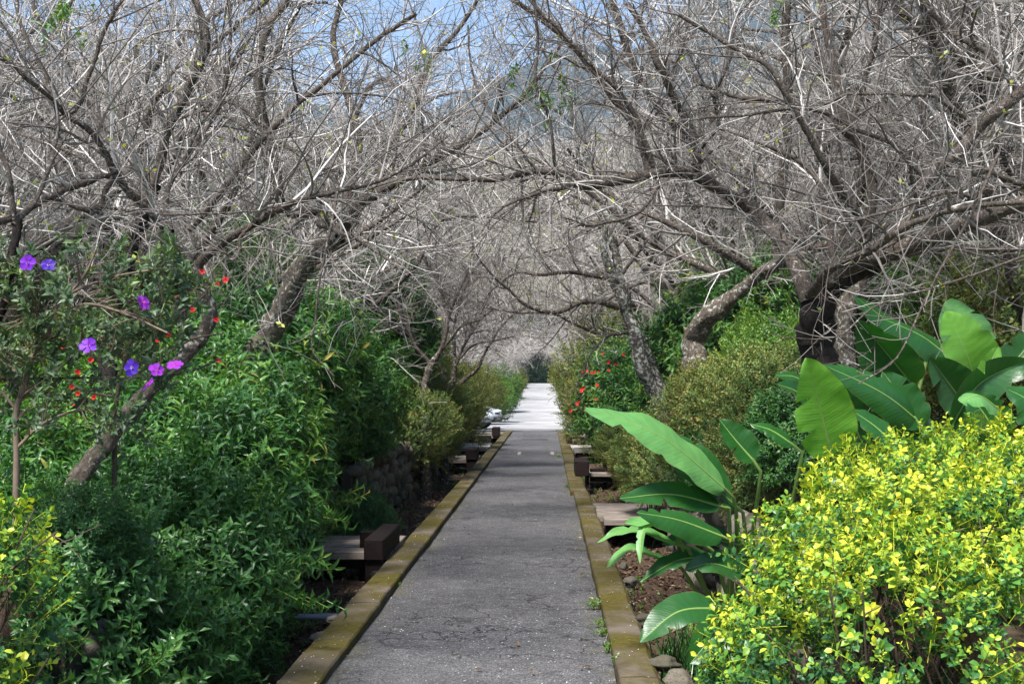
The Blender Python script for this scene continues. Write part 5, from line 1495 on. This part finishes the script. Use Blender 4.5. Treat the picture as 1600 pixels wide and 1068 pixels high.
sparse_shrub('violet_flowered_shrub', 'open twiggy shrub with small leaves and violet flowers at the left edge', [
    ([(26, 720, YT), (26, 640, YT), (40, 600, YT), (49, 560, YT), (75, 524, YT), (84, 488, YT), (110, 458, YT), (180, 432, YT), (250, 420, YT)], 10, 3),
    ([(75, 524, YT), (60, 470, YT), (38, 430, YT), (15, 400, YT)], 7, 3),
    ([(84, 488, YT), (140, 475, 5.8), (200, 492, 5.8), (262, 520, 5.7)], 6, 3),
    ([(40, 600, YT), (5, 560, YT), (-40, 500, YT)], 7, 4),
    ([(110, 458, YT), (135, 425, YT), (150, 390, YT)], 5, 3),
    ([(75, 524, YT), (130, 540, YT), (200, 560, YT), (250, 575, YT)], 6, 3),
    ([(84, 488, YT), (30, 480, YT), (-20, 450, YT)], 5, 3),
    ([(110, 458, YT), (170, 470, 6.1), (240, 470, 6.1), (290, 450, 6.1)], 5, 3),
    ([(26, 700, YT), (70, 660, YT), (130, 640, YT), (180, 650, YT)], 6, 3),
    ([(26, 640, YT), (0, 610, YT), (-40, 590, YT)], 6, 3)],
    81, tib, 'tibou', 30, 9, 0.40, [
    (43, 410, 5.6, 'purple', (0.1, -1, 0.15), 0.92), (76, 414, 5.7, 'purple_dark', (0.1, -1, 0.6), 0.85), (222, 473, 5.6, 'magenta', (0.9, -0.35, 0.5), 0.95),
    (138, 540, 5.5, 'purple', (0.0, -1, 0.35), 0.95), (206, 574, 5.5, 'purple_dark', (0.05, -1, 0.2), 0.92), (245, 578, 5.5, 'magenta', (0.5, -1, 0.4), 0.85),
    (274, 571, 5.5, 'magenta', (0.2, -0.8, 1.1), 0.95), (234, 601, 5.45, 'magenta', (-0.9, -0.35, 0.7), 1.0)], leafy=0.66)
redL = [(99, 544), (121, 581), (113, 605), (122, 614), (118, 631), (148, 621), (141, 563), (189, 452), (215, 451), (296, 451), (316, 425), (340, 445), (300, 485), (338, 500), (263, 524), (247, 533), (275, 459), (160, 528), (353, 438), (343, 562)]
YR = 7.0
sparse_shrub('red_flowered_shrub', 'loose shrub dotted with small red flowers behind the violet flowered one', [
    ([(180, 640, YR), (190, 580, YR), (210, 520, YR), (230, 470, YR), (250, 430, YR)], 8, 3),
    ([(190, 580, YR), (150, 560, YR), (120, 540, YR), (90, 530, YR)], 5, 2),
    ([(210, 520, YR), (260, 500, YR), (310, 470, YR), (340, 430, YR)], 5, 2),
    ([(180, 620, YR), (130, 610, YR), (100, 590, YR)], 5, 2),
    ([(190, 600, YR), (250, 560, YR), (300, 530, YR), (350, 520, YR)], 5, 2),
    ([(210, 520, YR), (180, 480, YR), (190, 440, YR)], 5, 2)],
    82, SPEC['fresh'][1], 'fresh', 5, 3, 0.5, [(a, b, YR - 0.3 + 0.2 * (k % 3), '', (rs.uniform(-0.5, 0.5), -1, rs.uniform(-0.2, 0.6)), 0.62) for k, (a, b) in enumerate(redL)], True, 'stem_dark', 0.5)
redR = [(942, 553), (952, 566), (963, 568), (918, 580), (925, 583), (910, 580), (936, 582), (951, 579), (975, 553), (912, 606), (908, 611), (933, 602), (932, 623), (905, 627), (902, 631), (891, 641), (930, 581)]
YQ = 24.0
sparse_shrub('red_flowered_shrub', 'rounded shrub covered in coral red blossoms right of the bright road', [
    ([(945, 670, YQ), (938, 650, YQ), (940, 610, YQ), (948, 575, YQ), (955, 555, YQ)], 6, 2),
    ([(935, 660, YQ), (915, 635, YQ), (905, 615, YQ), (900, 600, YQ)], 4, 2),
    ([(938, 625, YQ), (925, 600, YQ), (915, 580, YQ)], 4, 2),
    ([(938, 625, YQ), (965, 600, YQ), (985, 560, YQ)], 4, 2),
    ([(938, 655, YQ), (910, 645, YQ), (892, 640, YQ)], 4, 2)],
    83, SPEC['olive'][1], 'olive', 14, 9, 0.75, [(a, b, YQ - 0.7 - 0.2 * (k % 3), '', (rs.uniform(-0.6, 0.3), -1, rs.uniform(-0.2, 0.7)), rs.uniform(0.8, 1.5)) for k, (a, b) in enumerate(redR)], True, 'stem_dark', 1.0)

# ------------------------------------------------------------------ grass tufts, weeds, fern, litter, petals
def tuft_mesh(seed, n=70, h=0.45, spread=0.10):
    rng = np.random.default_rng(seed)
    P = Parts()
    for _ in range(n):
        a = rng.random() * 6.28; l = h * rng.uniform(0.55, 1.1); ln = rng.uniform(0.15, 0.65)
        b = np.array([rng.normal() * spread * 0.5, rng.normal() * spread * 0.5, 0]); d = np.array([math.cos(a), math.sin(a), 0]); s = np.array([-d[1], d[0], 0])
        V = []; K = 6
        for k in range(K):
            t = k / (K - 1); c = b + d * l * ln * t * t + np.array([0, 0, l * (t - 0.35 * ln * t * t)]); w = 0.006 * (1 - t ** 2.2) + 0.0005
            V += [c - s * w, c + s * w]
        F = [(2 * k, 2 * k + 1, 2 * k + 3, 2 * k + 2) for k in range(K - 1)]
        P.add(V, None, F, rng.random())
    return P.mesh('blades', M['blade'])
TM = [tuft_mesh(5), tuft_mesh(6, 55, 0.5)]
for k, (px, py, Y, sc, lab) in enumerate([(1075, 1040, 7.0, 1.0, 'nearest tuft of upright strap leaves beside the broad grey green leaves'), (1105, 1000, 7.6, 1.05, 'strap leaved tuft half hidden by the golden hedge'),
                                     (1050, 985, 8.0, 0.9, 'strap leaved tuft right of the fern'), (1078, 950, 8.8, 0.9, 'strap leaved tuft on the litter below the drooping leaves'),
                                     (1128, 960, 7.4, 1.0, 'strap leaved tuft against the golden hedge stems'), (1040, 1075, 6.6, 0.7, 'small grass tuft at the bottom edge by the kerb stones')]):
    p = W(px, py, Y); o = link('grass_tuft', TM[k % 2], None, (p.x, p.y, float(ground_h(p.x, p.y))), (0, 0, rs.uniform(0, 6)), (sc, sc, sc * 1.0))
    tag(o, lab, 'grass tuft', 'strap leaved tufts right of the path')

rng = np.random.default_rng(52)
wd_t = [sprig(rng, 7, 0.030, 0.016, 0.05, 2, (45, 95), young=0.3) for _ in range(3)]
def weed_mesh(seed, n=14, r=0.022):
    g = np.random.default_rng(seed)
    pos = np.stack([g.normal(size=n) * r, g.normal(size=n) * r * 1.2, np.zeros(n)], 1)
    return scatter(g, wd_t, pos, unit(g.normal(size=(n, 3)) * 0.5 + np.array([0, 0, 1.0])), g.uniform(0.7, 1.3, n), np.full(n, 0.5) + g.normal(size=n) * 0.1).mesh('weed', M['fresh'])
WM = [weed_mesh(1), weed_mesh(2, 9), weed_mesh(3, 20, 0.028)]
weeds = [(930, 940, 0.9), (936, 968, 0.8), (944, 982, 0.7), (952, 1006, 0.8), (968, 1028, 0.9), (888, 758, 0.9), (874, 712, 1.0), (705, 772, 0.8), (620, 908, 0.5), (664, 815, 0.6), (893, 700, 0.8)]
WL = ['small weed in the crack of the right kerb, level with the fern', 'small weed just this side of the topmost kerb weed', 'tiny weed in the middle of the right kerb line', 'weed in the right kerb crack near the bottom',
      'lowest weed on the inner edge of the right kerb', 'weed at the inner right kerb near the dark block', 'far weed at the inner right kerb', 'weed on the left kerb by its step', 'tiny weed on the left kerb edge beside the beam', 'weed on the left kerb beyond the bridge', 'farthest weed by the right kerb']
for k, (px, py, sc) in enumerate(weeds):
    Y = 1.58 * FPX / (py - 600); p = W(px, py, Y)
    tag(link('weed', WM[k % 3], None, (p.x, p.y, 0.0), (0, 0, rs.uniform(0, 6)), sc), WL[k], 'weed', 'weeds along the kerbs')
# weeds in the ditches as ground cover
g = np.random.default_rng(9)
n = 2300
side = g.random(n) < 0.5
yw = 7 + 34 * g.random(n) ** 1.1
xw = np.where(side, g.uniform(-2.2, -1.5, n), g.uniform(0.68, 1.45, n))
cl = (np.sin(yw * 1.3 + side * 2) + np.sin(yw * 0.47 + 1 + xw * 3) + g.normal(size=n) * 0.3) > 0.35
xw, yw = xw[cl], yw[cl]
pos = np.stack([xw, yw, ground_h(xw, yw)], 1)
tag(link('ground_cover', scatter(g, wd_t, pos, unit(g.normal(size=pos.shape) * 0.4 + np.array([0, 0, 1.0])), g.uniform(0.8, 1.9, len(pos)), 0.45 + g.normal(size=len(pos)) * 0.15).mesh('ground_cover', M['fresh'])),
    'low green weeds growing in the littered ditches', 'ground cover', kind='stuff')
# fern
def fern():
    P = Parts(); g = np.random.default_rng(12)
    for f in range(7):
        a = f * 0.9 + g.random() * 0.4; d = np.array([math.cos(a), math.sin(a), 0]); s = np.array([-d[1], d[0], 0]); L = g.uniform(0.16, 0.24)
        for k in range(1, 15):
            t = k / 15; c = d * L * t + np.array([0, 0, L * (0.75 * t - 0.7 * t * t)]); ln = L * 0.34 * math.sin(PI * (0.12 + 0.86 * t)) 
            for sg in (-1, 1):
                e = c + (s * sg + d * 0.35) * ln; w = d * 0.005
                P.add([c - w, c + w, e], [(0, 1, 2)], None, 0.7 + g.random() * 0.25)
    return P.mesh('fern', M['fresh'])
p = W(1000, 940, 9.2)
tag(link('fern', fern(), None, (0.72, 9.2, float(ground_h(0.72, 9.2)) + 0.22), (0, 0, 1)), 'bright green little fern against the outer side of the right kerb', 'fern')

def flakes(name, n, xr, yr, zf, size, mat, label, cat, seed, ypow=1.0, tilt=0.35, curl=0.25):
    g = np.random.default_rng(seed)
    x = xr[0] + (xr[1] - xr[0]) * g.random(n); y = yr[0] + (yr[1] - yr[0]) * g.random(n) ** ypow
    z = zf(x, y)
    a = g.random(n) * 6.28; L = size * g.uniform(0.5, 1.3, n); w = L * g.uniform(0.3, 0.6, n)
    d = np.stack([np.cos(a), np.sin(a), g.normal(size=n) * tilt], 1); s = np.stack([-np.sin(a), np.cos(a), g.normal(size=n) * tilt], 1)
    c = np.stack([x, y, z + 0.004 + size * 0.25 * tilt * g.random(n) * 2], 1)
    up = np.array([0, 0, 1.0])
    V = np.stack([c - d * L[:, None] / 2, c + s * w[:, None] / 2 + up * (curl * w)[:, None], c + d * L[:, None] / 2, c - s * w[:, None] / 2 + up * (curl * w)[:, None], c], 1)
    k = np.arange(n)[:, None] * 5
    F = np.concatenate([k + np.array([[0, 4, 1]]), k + np.array([[1, 4, 2]]), k + np.array([[2, 4, 3]]), k + np.array([[3, 4, 0]])])
    me = make_mesh(name, V.reshape(-1, 3), F, None, M[mat], np.repeat(g.random(n), 5))
    return tag(link(name, me), label, cat, kind='stuff')
flakes('leaf_litter', 9000, (-2.3, -1.46), (5.5, 30), ground_h, 0.055, 'litter', 'brown dead leaves lying in the ditch left of the path', 'leaf litter', 1, 1.5)
flakes('leaf_litter', 9000, (0.61, 1.55), (5.5, 30), ground_h, 0.055, 'litter', 'brown dead leaves lying in the ditch right of the path', 'leaf litter', 2, 1.5)
flakes('fallen_petals', 1500, (KERB_L, KERB_R), (6, 26), lambda x, y: np.where((x < PATH_L) | (x > PATH_R), 0.050, -0.006), 0.013, 'petal_white', 'tiny white petals scattered over the asphalt path and kerbs', 'petals', 3, 1.3, 0.1)
flakes('dead_leaves', 70, (-1.2, 0.38), (6.6, 20), lambda x, y: 0 * x, 0.04, 'litter', 'few dry leaves lying on the asphalt', 'dead leaves', 4, 1.2, 0.2)

# ------------------------------------------------------------------ parked car, nose showing behind the shrub
def car(cx, cy, cz, rot):
    root = empty('parked_car', (cx, cy, cz), 'white parked car with only its rounded nose showing behind the shrub', 'car', rot=rot)
    # body: cross sections along x (nose at +x)
    secs = [(-2.15, 0.52, 0.75, 0.62), (-2.05, 0.30, 0.95, 0.74), (-1.6, 0.22, 1.02, 0.80), (-0.9, 0.20, 1.00, 0.84), (0.6, 0.20, 0.96, 0.84), (1.2, 0.20, 0.90, 0.83), (1.7, 0.21, 0.80, 0.79), (2.0, 0.26, 0.68, 0.70), (2.12, 0.36, 0.56, 0.58)]
    V = []; m_ = 12
    for x, zb, zt, hw in secs:
        for k in range(m_):
            a = 2 * PI * k / m_ + PI / m_
            c, s = math.cos(a), math.sin(a)
            y = hw * math.copysign(abs(c) ** 0.45, c); z = (zb + zt) / 2 + (zt - zb) / 2 * math.copysign(abs(s) ** 0.6, s)
            V.append((x, y, z))
    F = [(i * m_ + k, i * m_ + (k + 1) % m_, (i + 1) * m_ + (k + 1) % m_, (i + 1) * m_ + k) for i in range(len(secs) - 1) for k in range(m_)]
    F3 = [(0, (k + 1), k) for k in range(1, m_ - 1)] + [((len(secs) - 1) * m_, (len(secs) - 1) * m_ + k, (len(secs) - 1) * m_ + k + 1) for k in range(1, m_ - 1)]
    link('body', make_mesh('body', V, F3, F, M['car_paint'], smooth=True), root)
    # cabin
    Vc = []; prof = [(-1.9, 0.97, 0.70), (-1.25, 1.42, 0.60), (0.0, 1.46, 0.60), (0.95, 0.93, 0.74)]
    for x, z, w in prof: Vc += [(x, -w, z), (x, w, z)]
    Vc += [(-1.9, -0.78, 0.93), (-1.9, 0.78, 0.93), (0.95, -0.78, 0.90), (0.95, 0.78, 0.90)]
    Fc = [(0, 1, 3, 2), (2, 3, 5, 4), (4, 5, 7, 6)]
    link('cabin', make_mesh('cabin', Vc, [(0, 2, 8), (2, 4, 8), (4, 10, 8), (4, 6, 10), (1, 9, 3), (3, 9, 5), (5, 9, 11), (5, 11, 7)], Fc, M['car_glass']), root)
    V, F3, F4 = box_arrays(-1.20, 0.02, -0.585, 0.585, 1.44, 1.485, 0.015); link('roof', make_mesh('roof', V, F3, F4, M['car_paint']), root)
    V, F3, F4 = box_arrays(2.03, 2.15, -0.50, 0.50, 0.26, 0.44, 0.02); link('bumper_grille', make_mesh('bumper_grille', V, F3, F4, M['car_dark']), root)
    V, F3, F4 = box_arrays(2.05, 2.13, -0.28, 0.28, 0.53, 0.60, 0.01); link('grille', make_mesh('grille', V, F3, F4, M['car_dark']), root)
    V, F3, F4 = box_arrays(2.152, 2.16, -0.22, 0.22, 0.34, 0.42, 0.002); link('number_plate', make_mesh('number_plate', V, F3, F4, M['slab']), root)
    hl = box_arrays(-0.16, 0.08, -0.14, 0.14, -0.05, 0.06, 0.03); hm = make_mesh('headlight', *hl, M['lamp_lens'])
    for s in (-1, 1): link('headlight', hm, root, (1.98, 0.50 * s, 0.62), (0, 0.2, -0.5 * s))
    tv, tf = tubes(np.array([[(0, -0.09, 0), (0, -0.085, 0), (0, 0.085, 0), (0, 0.09, 0)]]), np.array([[0.24, 0.31, 0.31, 0.24]]), 24)
    tm = make_mesh('tyre', tv, None, tf, M['rubber'], smooth=True)
    rv, rf = tubes(np.array([[(0, -0.075, 0), (0, -0.07, 0), (0, 0.07, 0), (0, 0.075, 0)]]), np.array([[0.01, 0.235, 0.235, 0.01]]), 16)
    rm = make_mesh('rim', rv, None, rf, M['metal'])
    for x in (-1.35, 1.35):
        for s in (-1, 1):
            w = link('wheel', tm, root, (x, 0.78 * s, 0.31)); link('rim', rm, w)
car(-3.85, 46.2, 0.0, math.radians(-14))

if False:
    tot = sum(len(m.loop_triangles) if m.calc_loop_triangles() is None else 0 for m in bpy.data.meshes)
    print('TRIS', tot)

# ------------------------------------------------------------------ thin haze of the air
V, F3, F4 = box_arrays(-1750, 1750, -60, 1750, -12, 760)
hm, t, o = nt('air')
pv = t.nodes.new('ShaderNodeVolumePrincipled')
pv.inputs['Color'].default_value = (0.62, 0.80, 1.0, 1)
pv.inputs['Density'].default_value = 0.0002
t.links.new(pv.outputs[0], o.inputs['Volume'])
tag(link('haze', make_mesh('haze', V, F3, F4, hm)), kind='stuff')
